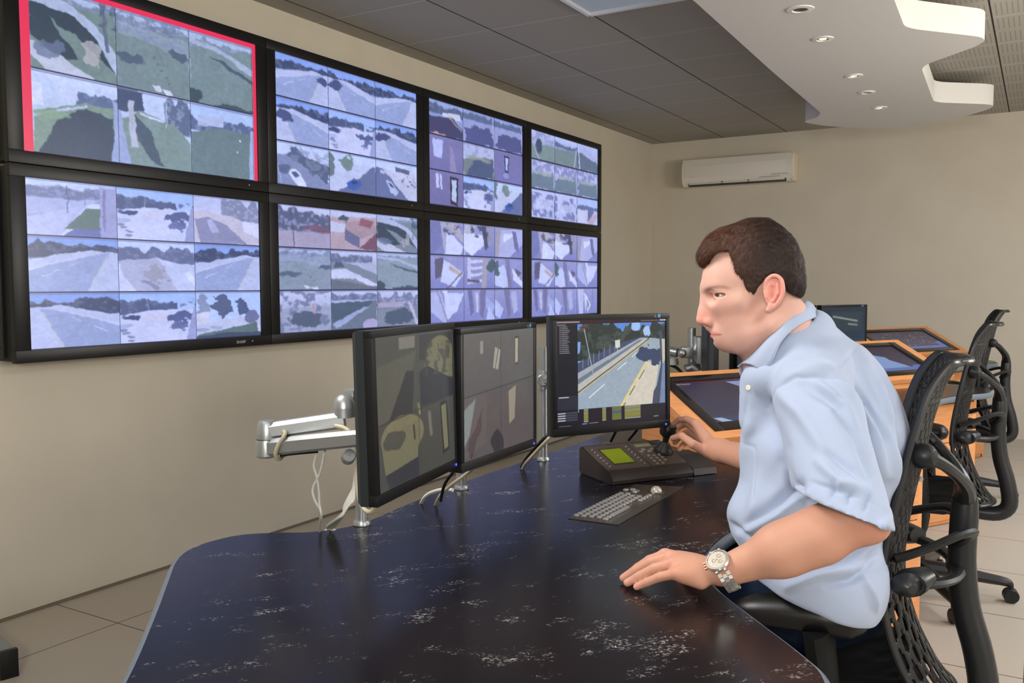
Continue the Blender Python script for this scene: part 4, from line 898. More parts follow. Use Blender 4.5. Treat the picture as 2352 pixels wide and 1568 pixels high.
# ---- camera control keypad with joystick
CB=mat('charcoal_console_plastic',(46,40,38),.4,spec=.45);CB2=mat('brown_grey_faceplate',(76,66,60),.42,spec=.4)
ca=math.radians(56.1);ck=thing('camera_control_keypad','black control keypad with green screen and joystick on the desk','control keypad',(2.366,.359,DZ),ca)
RX=np.array([[0,0,1.],[1,0,0],[0,1,0]])
MB().prism([(-.012,.002),(.0,.0),(.17,.0),(.178,.01),(.178,.078),(.165,.083),(.012,.034),(-.006,.022),(-.014,.012)],0,.285,.003,R=RX).build('body',CB,ck,ang=25)
MB().prism([(-.012,.002),(.1,.0),(.13,.01),(.13,.05),(.07,.045),(.012,.028),(-.006,.02)],.284,.375,.004,R=RX).build('wrist_rest',CB,ck,ang=25)
sl=math.atan2(.083-.034,.165-.012);Rs=rotx(sl);T0=np.array([0,.012,.034])
def onface(x,s,h=0): return T0+Rs@np.array([x,s,h])
MB().at(T0,Rs).box((.079,.079,.001),(.15,.146,.004),.0015).build('display_panel',CB2,ck)
MB().at(T0,Rs).box((.219,.079,.001),(.122,.146,.004),.0015).build('keypad_panel',CB2,ck)
MB().at(T0,Rs).box((.079,.08,.0032),(.078,.098,.001)).build('screen_bezel',CB,ck)
MB().at(T0,Rs).box((.079,.079,.0042),(.070,.086,.001)).build('green_screen',mat('lcd_green',(112,124,14),.3,fn=lambda t,p:(p.inputs.__getitem__('Emission Color').__setattr__('default_value',L4((120,136,14))),p.inputs.__getitem__('Emission Strength').__setattr__('default_value',.16))),ck)
BTN=mat('grey_button',(120,108,98),.35);TIP=mat('button_highlight',(226,220,210),.3)
b0=None
def button(x,s,r=.0036):
    global b0
    if b0 is None: b0=MB().lathe([(.001,.004),(.6,.0038),(1,.002),(1,0)],n=12).build('button',BTN,ck,ang=60);b=b0
    else: b=b0.copy();COL.objects.link(b);b.parent=ck
    b.location=tuple(onface(x,s,.003));b.rotation_euler=(sl,0,0);b.scale=(r,r,1);return b
for k in range(7):
    button(.020,.022+.0175*k,.0034);button(.139,.022+.0175*k,.0034)
for r_,(s_,n_) in enumerate(((.014,2),(.030,3),(.046,3),(.062,3))):
    for k in range(n_): button(.180+.019*k+(.0 if r_ else 0),s_,.0055)
for x,s_ in ((.172,.09),(.186,.102),(.2,.088),(.216,.1),(.228,.082)): button(x,s_,.0075)
MB().at(T0,Rs).box((.20,.128,.0035),(.055,.018,.002),.0005).build('status_window',mat('pale_lcd',(120,124,96),.3),ck)
MB().at(T0,Rs).box((.252,.138,.004),(.042,.02,.003),.0008).build('label_plate',CB,ck)
JX,JS=.245,.080
J=onface(JX,JS,.003)
MB().at(J,Rs).lathe([(.03,0),(.031,.004),(.027,.007),(.0265,.010),(.024,.013),(.019,.022),(.011,.032),(.008,.036)],n=28).build('joystick_boot',mat('rubber_boot',(10,10,10),.5),ck)
MB().at(J,Rs).lathe([(.009,.03),(.010,.050),(.016,.053),(.0225,.060),(.025,.070),(.025,.084),(.0225,.090),(.001,.092)],n=28).build('joystick_knob',mat('knob_plastic',(22,20,18),.35),ck)
MB().at(J,Rs).lathe([(.001,.0935),(.019,.0928),(.021,.091)],n=24).build('knob_top',mat('knob_top_olive',(92,84,62),.4),ck)
JW=np.array([2.366,.359,DZ])+rotz(ca)@J   # joystick root in the room
JTOP=np.array([2.366,.359,DZ])+rotz(ca)@(J+Rs@np.array([0,0,.078]))
# ------------------------------------------------------------------ task chairs
CH=mat('graphite_chair_plastic',(22,22,23),.42,spec=.4)
CHF=mat('graphite_frame',(32,34,36),.36,spec=.45)
CHB=mat('black_seat_fabric',(10,10,11),.8,spec=.2)
PROF=[np.array(p) for p in catmull([np.array(q,float) for q in [(.275,.42,0),(.238,.465,0),(.20,.54,0),(.175,.62,0),(.165,.70,0),(.171,.78,0),(.184,.86,0),(.200,.94,0),(.217,1.02,0),(.235,1.08,0),(.257,1.118,0),(.272,1.134,0),(.290,1.132,0)]],8)]
def halfw(t):   # t 0 bottom .. 1 top
    return float(np.interp(t,[0,.12,.3,.5,.7,.86,.94,1],[.13,.19,.222,.215,.195,.165,.15,.10]))
def shell(u,t):
    w=halfw(t)
    if t>.8: t=.8+(t-.8)*(1-.45*max(0,1-abs(u)/.6)**1.2)
    k=t*(len(PROF)-1);i=min(int(k),len(PROF)-2);p=PROF[i]*(1-k+i)+PROF[i+1]*(k-i)
    return np.array([p[0]-.055*(abs(u)**2.2)*(1-.35*t),w*u,p[1]])
def make_chair(name,label):
    o=thing(name,label,'office chair',(0,0,0),group='black perforated-back task chairs')
    nu,nv=56,150
    vs=[shell(-1+2*i/nu,j/nv) for j in range(nv+1) for i in range(nu+1)]
    fs=[]
    for j in range(nv):
        for i in range(nu):
            t=j/nv;hole=False
            if 2<=i<nu-2 and 4<=j<nv*.86:
                if t>.28: hole=(i%2==1) and ((j+3*((i//2)%2))%6<4) and not (abs((t-.30)%.2)<.010)
                else: hole=(i%4!=0) and ((j+5*((i//4)%2))%10<(8 if i%4==2 else 6)) and (i%4==2 or (j+5*((i//4)%2))%10>0)
            if hole: continue
            a=j*(nu+1)+i;fs.append((a,a+1,a+nu+2,a+nu+1))
    m=MB();m.add(vs,fs);s=m.build('backrest_shell',CH,o)
    sm=s.modifiers.new('s','SOLIDIFY');sm.thickness=.0045;sm.offset=0
    rim=[shell(-1,t) for t in np.linspace(0,1,26)]+[shell(u,1) for u in np.linspace(-.85,.85,14)]+[shell(1,t) for t in np.linspace(1,0,26)]+[shell(u,0) for u in np.linspace(.8,-.8,8)]
    MB().tube(rim+[rim[0]],.0062,8,cap=False,sub=2).build('rim',CHF,o)
    # broad side bands of the rim
    for sd in (-1,1):
        b=MB();b.grid(lambda a,t:shell(sd*(1-.16*a),.30+.68*t)+np.array([-.006 if a<.01 else -.004,0,0]),3,24)
        bb=b.build('side_band',CHF,o);q=bb.modifiers.new('s','SOLIDIFY');q.thickness=.007;q.offset=0
    sp=[(.10,0,.375),(.20,0,.37),(.285,0,.37),(.325,0,.41),(.315,0,.5),(.288,0,.6),(.278,0,.7),(.280,0,.79),(.280,0,.838)]
    MB().tube(sp,[.03,.03,.03,.031,.030,.029,.028,.028,.025],12,sub=4,sx=1.0).build('spine',CHF,o)
    for sd in (-1,1):
        MB().tube([(.280,sd*.004,.835),(.276,sd*.045,.868),(.256,sd*.10,.900),(.225,sd*.155,.932),(.195,sd*.183,.950)],[.024,.016,.012,.012,.015],10,sub=4).build('yoke_arm',CHF,o)
        MB().lathe([(.001,.024),(.014,.022),(.022,.014),(.026,.0),(.024,-.012),(.001,-.014)],(.188,sd*.186,.952),R=np.array(frame((1,sd*.5,0))).T,n=20).build('pivot_cap',CH,o)
        MB().tube([(.262,sd*.01,.735),(.288,sd*.06,.775),(.262,sd*.12,.785),(.205,sd*.165,.765),(.14,sd*.185,.74)],[.012,.010,.009,.009,.010],8,sub=4,sx=1.6).build('lumbar_arm',CH,o)
        MB().tube([(.266,sd*.01,.685),(.262,sd*.07,.685),(.23,sd*.14,.69),(.175,sd*.19,.695)],[.014,.010,.010,.012],8,sub=4,sx=1.4).build('lumbar_brace',CH,o)
        MB().tube([(.20,sd*.155,.705),(.175,sd*.185,.70),(.165,sd*.205,.697),(.172,sd*.222,.695)],[.018,.026,.026,.008],14,sub=3,sx=1.3).build('lumbar_pod',CHF,o)
        # armrest
        MB().tube([(.02,sd*.18,.39),(.02,sd*.25,.40),(.02,sd*.275,.47),(.01,sd*.27,.55),(.0,sd*.268,.622)],[.028,.028,.026,.028,.030],14,sub=4,sx=3.4,hint=(0,1,0)).build('arm_post',mat('black_arm_post',(8,8,8),.6,spec=.2),o)
        pd=MB();P=[(-.16,sd*.262,.622),(-.12,sd*.27,.632),(-.05,sd*.275,.640),(.02,sd*.278,.642),(.065,sd*.276,.638),(.09,sd*.273,.632)]
        pd.tube(P,[.018,.030,.036,.040,.036,.014],14,sub=4,sx=1.35).build('arm_pad',mat('soft_arm_pad',(15,13,12),.4,spec=.4),o)
    st=MB();N=14
    def seat(a,b):
        x=-.25+.46*a;y=(b-.5)*.5*(1-.12*(2*a-1)**4);e=min(a,1-a,b,1-b)
        z=.455+.012*math.cos((b-.5)*6)*-1-.03*max(0,.2-a)**1*2-.02*(1-min(1,e/.08))
        return np.array([x,y,z])
    st.grid(seat,20,20);ss=st.build('seat',CHB,o);q=ss.modifiers.new('s','SOLIDIFY');q.thickness=.045;q.offset=-1
    MB().box((0,0,.385),(.22,.16,.06),.02).build('tilt_mechanism',CH,o)
    MB().lathe([(.026,.08),(.026,.23),(.018,.23),(.018,.37)],n=20).build('gas_column',CH,o)
    for k in range(5):
        a=2*math.pi*k/5+math.radians(8);c,s_=math.cos(a),math.sin(a)
        l=MB();l.tube([(0,0,.115),(.12*c,.12*s_,.108),(.24*c,.24*s_,.092),(.325*c,.325*s_,.082),(.345*c,.345*s_,.07)],[.034,.028,.022,.018,.012],10,sub=3)
        lg=l.build('base_leg',CHF,o)
        cs=MB();px,py=.345*c,.345*s_
        Rw=np.array(frame((-s_,c,0))).T
        for w_ in (-1,1): cs.lathe([(.001,-.009),(.025,-.009),(.029,-.006),(.029,.006),(.025,.009),(.001,.009)],(px-s_*w_*.014,py+c*w_*.014,.029),R=Rw,n=22)
        cs.tube([(px,py,.075),(px,py,.04)],.01,8)
        cs.build('caster',CH,lg)
    return o
ch=make_chair('task_chair','black perforated-back task chair the man sits in, in the right foreground')
ch.location=(3.006,.115,0);ch.rotation_euler=(0,0,math.radians(9))
c2=recopy(ch,'empty black task chair behind the foreground one, at the second console',(3.0,2.07,0),math.radians(3))
c3=recopy(ch,'empty black task chair farthest from the camera, against the far wall',(2.965,4.03,0),math.radians(8))
# ------------------------------------------------------------------ distance-field modelling for the person
def surf_nets(f,org,h):
    """f: 3-D array of signed distances; returns verts, quads"""
    nx,ny,nz=f.shape;s=f<0
    c=[s[a:nx-1+a,b:ny-1+b,d:nz-1+d] for a in (0,1) for b in (0,1) for d in (0,1)]
    sm=sum(x.astype(np.int8) for x in c);act=(sm>0)&(sm<8)
    idx=-np.ones(act.shape,np.int64);ids=np.argwhere(act);idx[act]=np.arange(len(ids))
    acc=np.zeros((len(ids),3));cnt=np.zeros(len(ids))
    I,J,K=ids.T
    for ax in range(3):
        for a in (0,1):
            for b in (0,1):
                o0=[0,0,0];oth=[k for k in range(3) if k!=ax];o0[oth[0]]=a;o0[oth[1]]=b;o1=list(o0);o1[ax]=1
                v0=f[I+o0[0],J+o0[1],K+o0[2]];v1=f[I+o1[0],J+o1[1],K+o1[2]];m=(v0<0)!=(v1<0)
                t=np.where(m,v0/(v0-v1+1e-12),0);p=np.zeros((len(ids),3));p[:,oth[0]]=a;p[:,oth[1]]=b;p[:,ax]=t
                acc+=p*m[:,None];cnt+=m
    V_=(ids+acc/cnt[:,None])*h+org
    Q=[]
    for ax in range(3):
        oth=[k for k in range(3) if k!=ax];sl0=[slice(None)]*3;sl1=[slice(None)]*3;sl0[ax]=slice(0,-1);sl1[ax]=slice(1,None)
        for k in oth: sl0[k]=slice(1,-1);sl1[k]=slice(1,-1)
        A=s[tuple(sl0)];B=s[tuple(sl1)]
        for flip in (0,1):
            m=(A&~B) if flip==0 else (B&~A);e=np.argwhere(m)
            if not len(e): continue
            e=e.copy();
            for k in oth: e[:,k]+=1
            q=[]
            for a,b in ((0,0),(1,0),(1,1),(0,1)):
                g=e.copy();g[:,oth[0]]-=a;g[:,oth[1]]-=b;q.append(idx[g[:,0],g[:,1],g[:,2]])
            q=np.stack(q,1)
            if (flip==0)==(ax!=1): q=q[:,::-1]
            Q.append(q)
    return V_,np.concatenate(Q)
class SDF:
    def __init__(s,lo,hi,h):
        s.lo=np.array(lo,float);s.h=h;n=np.ceil((np.array(hi)-s.lo)/h).astype(int)+1
        ax=[s.lo[k]+h*np.arange(n[k]) for k in range(3)];s.P=np.stack(np.meshgrid(*ax,indexing='ij'),-1).astype(np.float32);s.d=np.full(s.P.shape[:3],9.,np.float32)
    def _sl(s,lo,hi,m=.052):
        n=s.d.shape;a=[max(0,int(math.floor((lo[k]-m-s.lo[k])/s.h))) for k in range(3)];b=[min(n[k],int(math.ceil((hi[k]+m-s.lo[k])/s.h))+1) for k in range(3)]
        return tuple(slice(a[k],max(a[k],b[k])) for k in range(3))
    def cap(s,a,b,ra,rb):
        r=max(ra,rb);a=np.array(a,np.float32);b=np.array(b,np.float32);sl=s._sl(np.minimum(a,b)-r,np.maximum(a,b)+r);P=s.P[sl]
        ab=b-a;l=float(ab@ab)+1e-12
        t=np.clip(((P-a)@ab)/l,0,1);return sl,np.linalg.norm(P-a-t[...,None]*ab,axis=-1)-(ra+(rb-ra)*t)
    def ell(s,c,r,R=None):
        c=np.array(c,np.float32);m=max(r);
        if R is None: ext=np.array(r)
        else: ext=np.sqrt(((np.array(R)*np.array(r)[None,:])**2).sum(1))
        sl=s._sl(c-ext,c+ext);q=s.P[sl]-c
        if R is not None: q=q@np.array(R,np.float32)
        r=np.array(r,np.float32);k=np.linalg.norm(q/r,axis=-1);k2=np.linalg.norm(q/(r*r),axis=-1)+1e-9
        return sl,k*(k-1)/k2
    def u(s,x,k=.01):
        sl,d=x;D=s.d[sl];h=np.clip(.5+.5*(D-d)/k,0,1);s.d[sl]=D*(1-h)+d*h-k*h*(1-h);return s
    def sub(s,x,k=.005):
        sl,d=x;D=s.d[sl];d=-d;h=np.clip(.5-.5*(D-d)/k,0,1);s.d[sl]=D*(1-h)+d*h+k*h*(1-h);return s
    def inter(s,d,k=.005):
        if isinstance(d,tuple):
            f_=np.full(s.d.shape,9.,np.float32);f_[d[0]]=d[1];d=f_
        h=np.clip(.5-.5*(s.d-d)/k,0,1);s.d=s.d*(1-h)+d*h+k*h*(1-h);return s
    def mesh(s): 
        s.d[0]=s.d[-1]=9;s.d[:,0]=s.d[:,-1]=9;s.d[:,:,0]=s.d[:,:,-1]=9
        return surf_nets(s.d,s.lo,s.h)
def smooth_mesh(V_,Q,it=2,lam=.5):
    n=len(V_);e=np.concatenate([Q[:,[0,1]],Q[:,[1,2]],Q[:,[2,3]],Q[:,[3,0]]])
    for k in range(it):
        a=np.zeros_like(V_);c=np.zeros(n)
        for i in range(3): a[:,i]=np.bincount(e[:,0],V_[e[:,1],i],n)+np.bincount(e[:,1],V_[e[:,0],i],n)
        c=np.bincount(e[:,0],minlength=n)+np.bincount(e[:,1],minlength=n);V_=V_+lam*(a/c[:,None]-V_)
    return V_
def normals(V_,Q):
    fn=np.cross(V_[Q[:,2]]-V_[Q[:,0]],V_[Q[:,3]]-V_[Q[:,1]]);N=np.zeros_like(V_)
    for k in range(4):
        for i in range(3): N[:,i]+=np.bincount(Q[:,k],fn[:,i],len(V_))
    return N/(np.linalg.norm(N,axis=1,keepdims=True)+1e-12)
def np_mesh(name,V_,Q,m,parent=None,col=None):
    me=bpy.data.meshes.new(name);me.vertices.add(len(V_));me.vertices.foreach_set('co',V_.astype(np.float32).reshape(-1))
    n=len(Q);k=Q.shape[1];me.loops.add(n*k);me.loops.foreach_set('vertex_index',Q.astype(np.int32).reshape(-1))
    me.polygons.add(n);me.polygons.foreach_set('loop_start',np.arange(0,n*k,k,dtype=np.int32));me.update(calc_edges=True);me.validate()
    me.polygons.foreach_set('use_smooth',[True]*len(me.polygons))
    if col is not None:
        ca=me.color_attributes.new('Col','FLOAT_COLOR','POINT');c=np.ones((len(V_),4),np.float32);c[:,:3]=col;ca.data.foreach_set('color',c.reshape(-1))
    me.materials.append(m);o=bpy.data.objects.new(name,me);COL.objects.link(o)
    if parent: o.parent=parent
    return o
def vnoise(P,scale,seed=0):
    """cheap smooth 3-D value noise, -1..1"""
    g=np.random.default_rng(seed).random((32,32,32));q=P*scale+100;i=np.floor(q).astype(int);f_=q-i;f_=f_*f_*(3-2*f_);i%=32;j=(i+1)%32
    def G(a,b,c): return g[a,b,c]
    x0,y0,z0=i.T;x1,y1,z1=j.T;fx,fy,fz=f_.T
    c00=G(x0,y0,z0)*(1-fx)+G(x1,y0,z0)*fx;c10=G(x0,y1,z0)*(1-fx)+G(x1,y1,z0)*fx;c01=G(x0,y0,z1)*(1-fx)+G(x1,y0,z1)*fx;c11=G(x0,y1,z1)*(1-fx)+G(x1,y1,z1)*fx
    return ((c00*(1-fy)+c10*fy)*(1-fz)+(c01*(1-fy)+c11*fy)*fz)*2-1
# ---- materials of the person
def m_skin(t,p):
    a=t.new('ShaderNodeAttribute',attribute_name='Col');c=t.coord()
    n=t.noise(90,4,c);col=t.mix(t.math('MULTIPLY',n,.16),a.outputs['Color'],L4((176,112,92)));t.link(col,p.inputs['Base Color'])
    p.inputs['Subsurface Weight'].default_value=.06;p.inputs['Subsurface Radius'].default_value=(.012,.004,.002);p.inputs['Subsurface Scale'].default_value=.5
    t.bump(t.noise(900,3,c),.08,.0006)
SKIN=mat('skin',rough=.55,spec=.28,fn=m_skin)
def m_shirt(t,p):
    c=t.coord();n=t.noise(1400,2,c);t.bump(n,.06,.0004);p.inputs['Sheen Weight'].default_value=.15
SHIRT=mat('light_blue_cotton',(164,177,200),.72,spec=.2,fn=m_shirt)
JEANS=mat('dark_blue_denim',(17,30,50),.85,spec=.15,var=.35,vscale=300)
man=thing('person','man in a light blue short-sleeved shirt and jeans seated at the desk, looking left','person',(2.98,.12,0))
MO=np.array([2.98,.12,0]);
def put(o): o.parent=man;o.location=tuple(-MO);return o
# ---- head frame (side view measured at the head): forward, lateral (his left, toward the camera), up
HD=1.80;hc=V(1735,650,HD);sight=unit(VF+(1735-1176)/F*VR-(650-784)/F*VU)
upv=unit(VU-sight*(VU@sight));fw=-unit(np.cross(sight,upv));fw=-fw if fw@VR>0 else fw
hy=math.radians(1.5);lat=-sight;fwd=unit(fw*math.cos(hy)+lat*math.sin(hy));latv=unit(lat-fwd*(lat@fwd));KX=.000853;KY=.000885
def H(px,py,w=0.): return hc+fwd*((1735-px)*KX)+upv*((650-py)*KY)+latv*w
HR=np.array([fwd,upv,latv]).T
def hrot(deg): c,s=math.cos(math.radians(deg)),math.sin(math.radians(deg));return HR@np.array([[c,-s,0],[s,c,0],[0,0,1.]])
hs=SDF(hc-np.array([.155,.135,.225]),hc+np.array([.16,.155,.14]),.0016)
def he(px,py,w,rx,ry,rw,deg=0): return hs.ell(H(px,py,w),(rx*KX,ry*KY,rw),hrot(deg))
def hcap(a,b,ra,rb): return hs.cap(H(*a),H(*b),ra*KX,rb*KX)
hs.u(he(1738,614,0,99,98,.076,12),.01)
hs.u(he(1668,650,0,58,80,.058,0),.035)
hs.u(he(1694,715,0,58,72,.057,-8),.03)
hs.u(he(1705,768,0,52,42,.046,-6),.03)
for sg in (-1,1):
    hs.u(hcap((1768,745,sg*.052),(1690,786,sg*.022),18,17),.025)
    hs.u(hcap((1655,694,sg*.036),(1700,690,sg*.054),14,16),.02)     # cheek bone
    hs.u(hcap((1620,656,sg*.008),(1650,652,sg*.042),9,9),.014)    # brow ridge
hs.u(he(1667,788,0,21,18,.022),.016)
hs.u(he(1656,766,0,24,28,.028),.018)
NK0=H(1790,735);NK1=V(1850,880,1.84)
hs.u(hs.cap(NK0,NK1,.058,.066),.03)
hs.u(hs.cap(H(1745,770),V(1765,870,1.83),.036,.05),.025)
for sg in (-1,1): hs.sub(he(1632,681,sg*.037,17,12,.017),.014)
# eyeball sockets with a narrow lid opening
for sg in (-1,1):
    hs.u(he(1655,677,sg*.0335,18,17,.0158),.007)
    hs.u(hcap((1634,668,sg*.034),(1650,665,sg*.046),3.2,3.0),.004);hs.u(hcap((1650,665,sg*.046),(1667,671,sg*.048),3.0,2.4),.004)
# nose
hs.u(hcap((1617,668,0),(1613,715,0),8,11),.012);hs.u(hcap((1613,712,0),(1609,732,0),11,12.5),.006)
hs.u(hcap((1632,690,.0),(1628,730,0),17,20),.014)
for sg in (-1,1):
    hs.u(he(1628,737,sg*.0125,13,10,.0085),.005)
    hs.sub(he(1619,747,sg*.0075,7,4.5,.004),.002)
hs.u(hcap((1626,752,0),(1640,748,0),7,12),.008)
# lips
hs.u(hcap((1636,760,0),(1658,768,.021),6,3.5),.006);hs.u(hcap((1636,760,0),(1658,768,-.021),6,3.5),.006)
hs.u(hcap((1640,772,0),(1658,770,.019),6.5,3.5),.006);hs.u(hcap((1640,772,0),(1658,770,-.019),6.5,3.5),.006)
for sg in (-1,1): hs.sub(hcap((1628,766,0),(1660,769,sg*.024),1.6,1.2),.0025)
hs.sub(hcap((1635,781,-.010),(1635,781,.010),2.4,2.4),.008)
# lid slit
for sg in (-1,1):
    hs.sub(he(1652,676,sg*.058,14.5,4.2,.023,-3),.0008)
# ears
def earsdf(sg):
    w0=.0775;E=SDF(H(1773,672,sg*w0)-.05,H(1773,672,sg*w0)+.05,.0011)
    def C(a,b,ra,rb): return E.cap(H(a[0],a[1],sg*(w0+a[2])),H(b[0],b[1],sg*(w0+b[2])),ra*KX,rb*KX)
    E.u(E.ell(H(1772,668,sg*(w0+.004)),(19*KX,33*KX,.0035),hrot(14)),.001)
    ring=catmull([np.array(q,float) for q in [(1755,676,-.002),(1754,660,.001),(1758,645,.004),(1767,636,.008),(1778,635,.011),(1788,643,.013),(1792,658,.014),(1791,675,.013),(1784,690,.011),(1774,702,.007),(1763,710,.003)]],3)
    for i in range(len(ring)-1): E.u(C(ring[i],ring[i+1],4.2,4.2),.0018)
    E.u(C((1768,700,.004),(1761,708,.002),7.5,6),.004)
    for a,b in (((1780,652,.009),(1781,672,.010)),((1781,672,.010),(1770,690,.008))): E.u(C(a,b,3.4,3.6),.003)
    E.sub(C((1768,662,.010),(1768,678,.009),7.5,6.5),.003)
    E.sub(C((1775,645,.012),(1782,655,.014),2.6,2.2),.002)
    E.u(C((1756,672,.003),(1757,680,.004),4,4),.003)
    E.u(C((1768,655,-.008),(1766,685,-.008),12,10),.004)
    return E
EARS=[earsdf(1),earsdf(-1)]
hv,hq=hs.mesh();hv=smooth_mesh(hv,hq,2,.5)
parts=[(hv,hq)]
for E in EARS:
    v,q=E.mesh();parts.append((smooth_mesh(v,q,1,.5),q))
# ---- arms and hands
def hand(S,W_,M_,fingers,thumb,palm_r=.0135,wr=.027,flat=None):
    """M_: list of knuckle points, fingers: list of 3 further points each"""
    rad=[.0097,.0103,.0099,.0087]
    for i,m_ in enumerate(M_):
        S.u(S.cap(W_,m_,.019,palm_r*(1.0 if i<3 else .92)),.012)
        if i: S.u(S.cap((M_[i-1]+M_[i])/2*.75+W_*.25,(M_[i-1]+M_[i])/2*.5+W_*.5,palm_r,.016),.012)
    for i,fg in enumerate(fingers):
        ch_=[M_[i]]+fg;r=rad[i];rs=[r*1.18,r*1.02,r*.93,r*.78]
        for k in range(3): S.u(S.cap(ch_[k],ch_[k+1],rs[k],rs[k+1]),.0045 if k==0 else .0022)
    for k in range(len(thumb)-1): S.u(S.cap(thumb[k],thumb[k+1],[.017,.0125,.0105,.0088][k],[.0125,.0105,.0088,.008][k]),.010 if k==0 else .003)
wl=V(1668,1310,1.60);el_=V(1978,1186,1.535)
al=SDF(np.minimum(wl,el_)-np.array([.24,.13,.09]),np.maximum(wl,el_)+np.array([.10,.16,.16]),.0024)
shl=V(1870,905,1.70)
al.u(al.cap(el_,V(1925,1060,1.60),.046,.05),.02)
al.u(al.cap(el_,V(1800,1262,1.565),.044,.041),.02)
al.u(al.cap(V(1880,1232,1.55),V(1790,1262,1.57),.047,.040),.03)
al.u(al.cap(V(1800,1262,1.565),wl,.041,.0275),.02)
al.u(al.cap(V(2000,1195,1.53),V(2005,1205,1.53),.026,.022),.02)
ML=[V(1528,1275,1.69),V(1540,1279,1.655),V(1549,1294,1.63),V(1556,1316,1.605)]
def seg3(m_,tip,lift): 
    m_=np.array(m_);tip=np.array(tip);up=np.array([0,0,1.])
    return [m_*.58+tip*.42+up*lift,m_*.26+tip*.74+up*lift*.55,tip]
TL=[onz(1444,1318,.731),onz(1432,1327,.7305),onz(1441,1338,.7305),onz(1462,1347,.7295)]
hand(al,wl+np.array([-.012,0,-.004]),ML,[seg3(ML[i],TL[i],(.006,.0075,.006,.004)[i]) for i in range(4)],[wl+np.array([-.03,.02,-.012]),V(1590,1290,1.72),V(1555,1312,1.76),V(1525,1322,1.78)])
al.u(al.cap(V(1610,1336,1.60),V(1570,1322,1.61),.014,.014),.012)
v,q=al.mesh();parts.append((smooth_mesh(v,q,2,.5),q))
wr_=V(1655,1035,2.47);er=V(1800,1075,2.20)
ar=SDF(np.minimum(wr_,er)-np.array([.22,.12,.12]),np.maximum(wr_,er)+np.array([.10,.24,.16]),.0024)
ar.u(ar.cap(er,wr_,.046,.031),.02);ar.u(ar.cap(wr_,V(1640,1030,2.49),.031,.029),.02)
K=JTOP   # knob centre
ix=unit(np.array([-1.,-.25,0]))
MR=[V(1598,972,2.58),V(1600,985,2.62),V(1603,1000,2.65),V(1606,1016,2.67)]
FR=[[V(1578,962,2.62),V(1560,964,2.66),V(1547,973,2.68)],[V(1575,972,2.68),V(1556,982,2.72),V(1546,996,2.71)],[V(1578,992,2.71),V(1560,1004,2.73),V(1550,1016,2.71)],[V(1584,1010,2.71),V(1568,1022,2.72),V(1560,1032,2.70)]]
hand(ar,V(1640,1030,2.49),MR,FR,[V(1632,1042,2.50),V(1592,1020,2.49),V(1566,1001,2.53),V(1545,1006,2.565)])
v,q=ar.mesh();parts.append((smooth_mesh(v,q,2,.5),q))
# hidden core joining the pieces, legs included
cs_=SDF((2.35,-.42,.0),(3.32,.55,1.18),.008)
hipL,hipR=np.array([2.98,.02,.56]),np.array([2.98,.25,.56]);knL,knR=np.array([2.56,.0,.585]),np.array([2.56,.30,.585])
shL,shR=V(1862,905,1.70),V(1850,880,2.02)
cs_.u(cs_.cap((hipL+hipR)/2,(shL+shR)/2-np.array([0,0,.12]),.07,.08),.03);cs_.u(cs_.cap(shL,shR,.05,.05),.03);cs_.u(cs_.cap(NK1,(shL+shR)/2,.05,.05),.03)
cs_.u(cs_.cap(shL,el_,.045,.04),.02);cs_.u(cs_.cap(shR,er,.045,.04),.02)
for a,b in ((hipL,knL),(hipR,knR)): cs_.u(cs_.cap(a,b,.05,.04),.02);f0=b+np.array([.05,.0,-.5]);cs_.u(cs_.cap(b,f0,.045,.035),.02);cs_.u(cs_.cap(f0,f0+np.array([-.12,0,-.03]),.03,.025),.02)
v,q=cs_.mesh();parts.append((v,q))
off=0;AV=[];AQ=[]
for v,q in parts: AV.append(v);AQ.append(q+off);off+=len(v)
AV=np.concatenate(AV);AQ=np.concatenate(AQ)
# complexion: redder nose, ears, cheeks, elbows and knuckles; lips; brows; faint beard shade
def h2(P): d=P-hc;return 1735-(d@fwd)/KX,650-(d@upv)/KY,d@latv
X,Y,Wd=h2(AV);base=np.tile(lin((208,166,150)),(len(AV),1))
nearhead=(np.abs(X-1725)<150)&(Y<860)&(Y>480)
def tint(m,c,a=1.):
    global base
    m=(np.clip(m,0,1)*a)[:,None];base=base*(1-m)+lin(c)*m
G=lambda x,y,sx,sy:np.exp(-((X-x)/sx)**2-((Y-y)/sy)**2)*nearhead
arm=~nearhead;tint(arm*1.,(196,146,122),1.)
tint(G(1612,728,22,26),(226,138,122),.5);tint(G(1660,720,34,30),(222,154,138),.3)
tint(G(1773,668,30,42)*(np.abs(Wd)>.07),(230,136,122),.65)
tint(G(1690,775,44,30),(186,148,136),.55);tint(G(1652,785,26,22),(196,150,136),.5);tint(G(1735,740,40,40),(208,160,142),.4)
lip=np.exp(-((Y-(766+(X-1636)*.02))/np.clip(7.5-(X-1634)*.22,1.5,8))**4)*(1/(1+np.exp((X-1655)/1.5)))*nearhead*(X<1665);tint(lip,(196,118,110),.75)
tint(np.exp(-((Y-(766.5-(X-1636)*.03))/1.5)**2)*(X<1657)*nearhead*(X>1600),(120,62,58),.7)
brow=np.exp(-((Y-(657+((X-1652)/32)**2*7))/(4.0+np.clip((1640-X)*.06,0,1.6)))**2)*np.exp(-((X-1646)/31)**6)*(.8+.2*np.clip((1650-X)/20,0,1))*nearhead*(np.abs(Wd)>.008);tint(brow*(.7+.3*vnoise(AV,900,9)),(84,54,42),.9)
tint(np.exp(-((X-1651)/14)**4-((Y-672)/1.6)**2)*nearhead*(np.abs(Wd)>.03),(96,58,48),.8);tint(np.exp(-((X-1636)/8)**2-((Y-674)/7)**2)*nearhead*(np.abs(Wd)<.045),(176,120,106),.5)
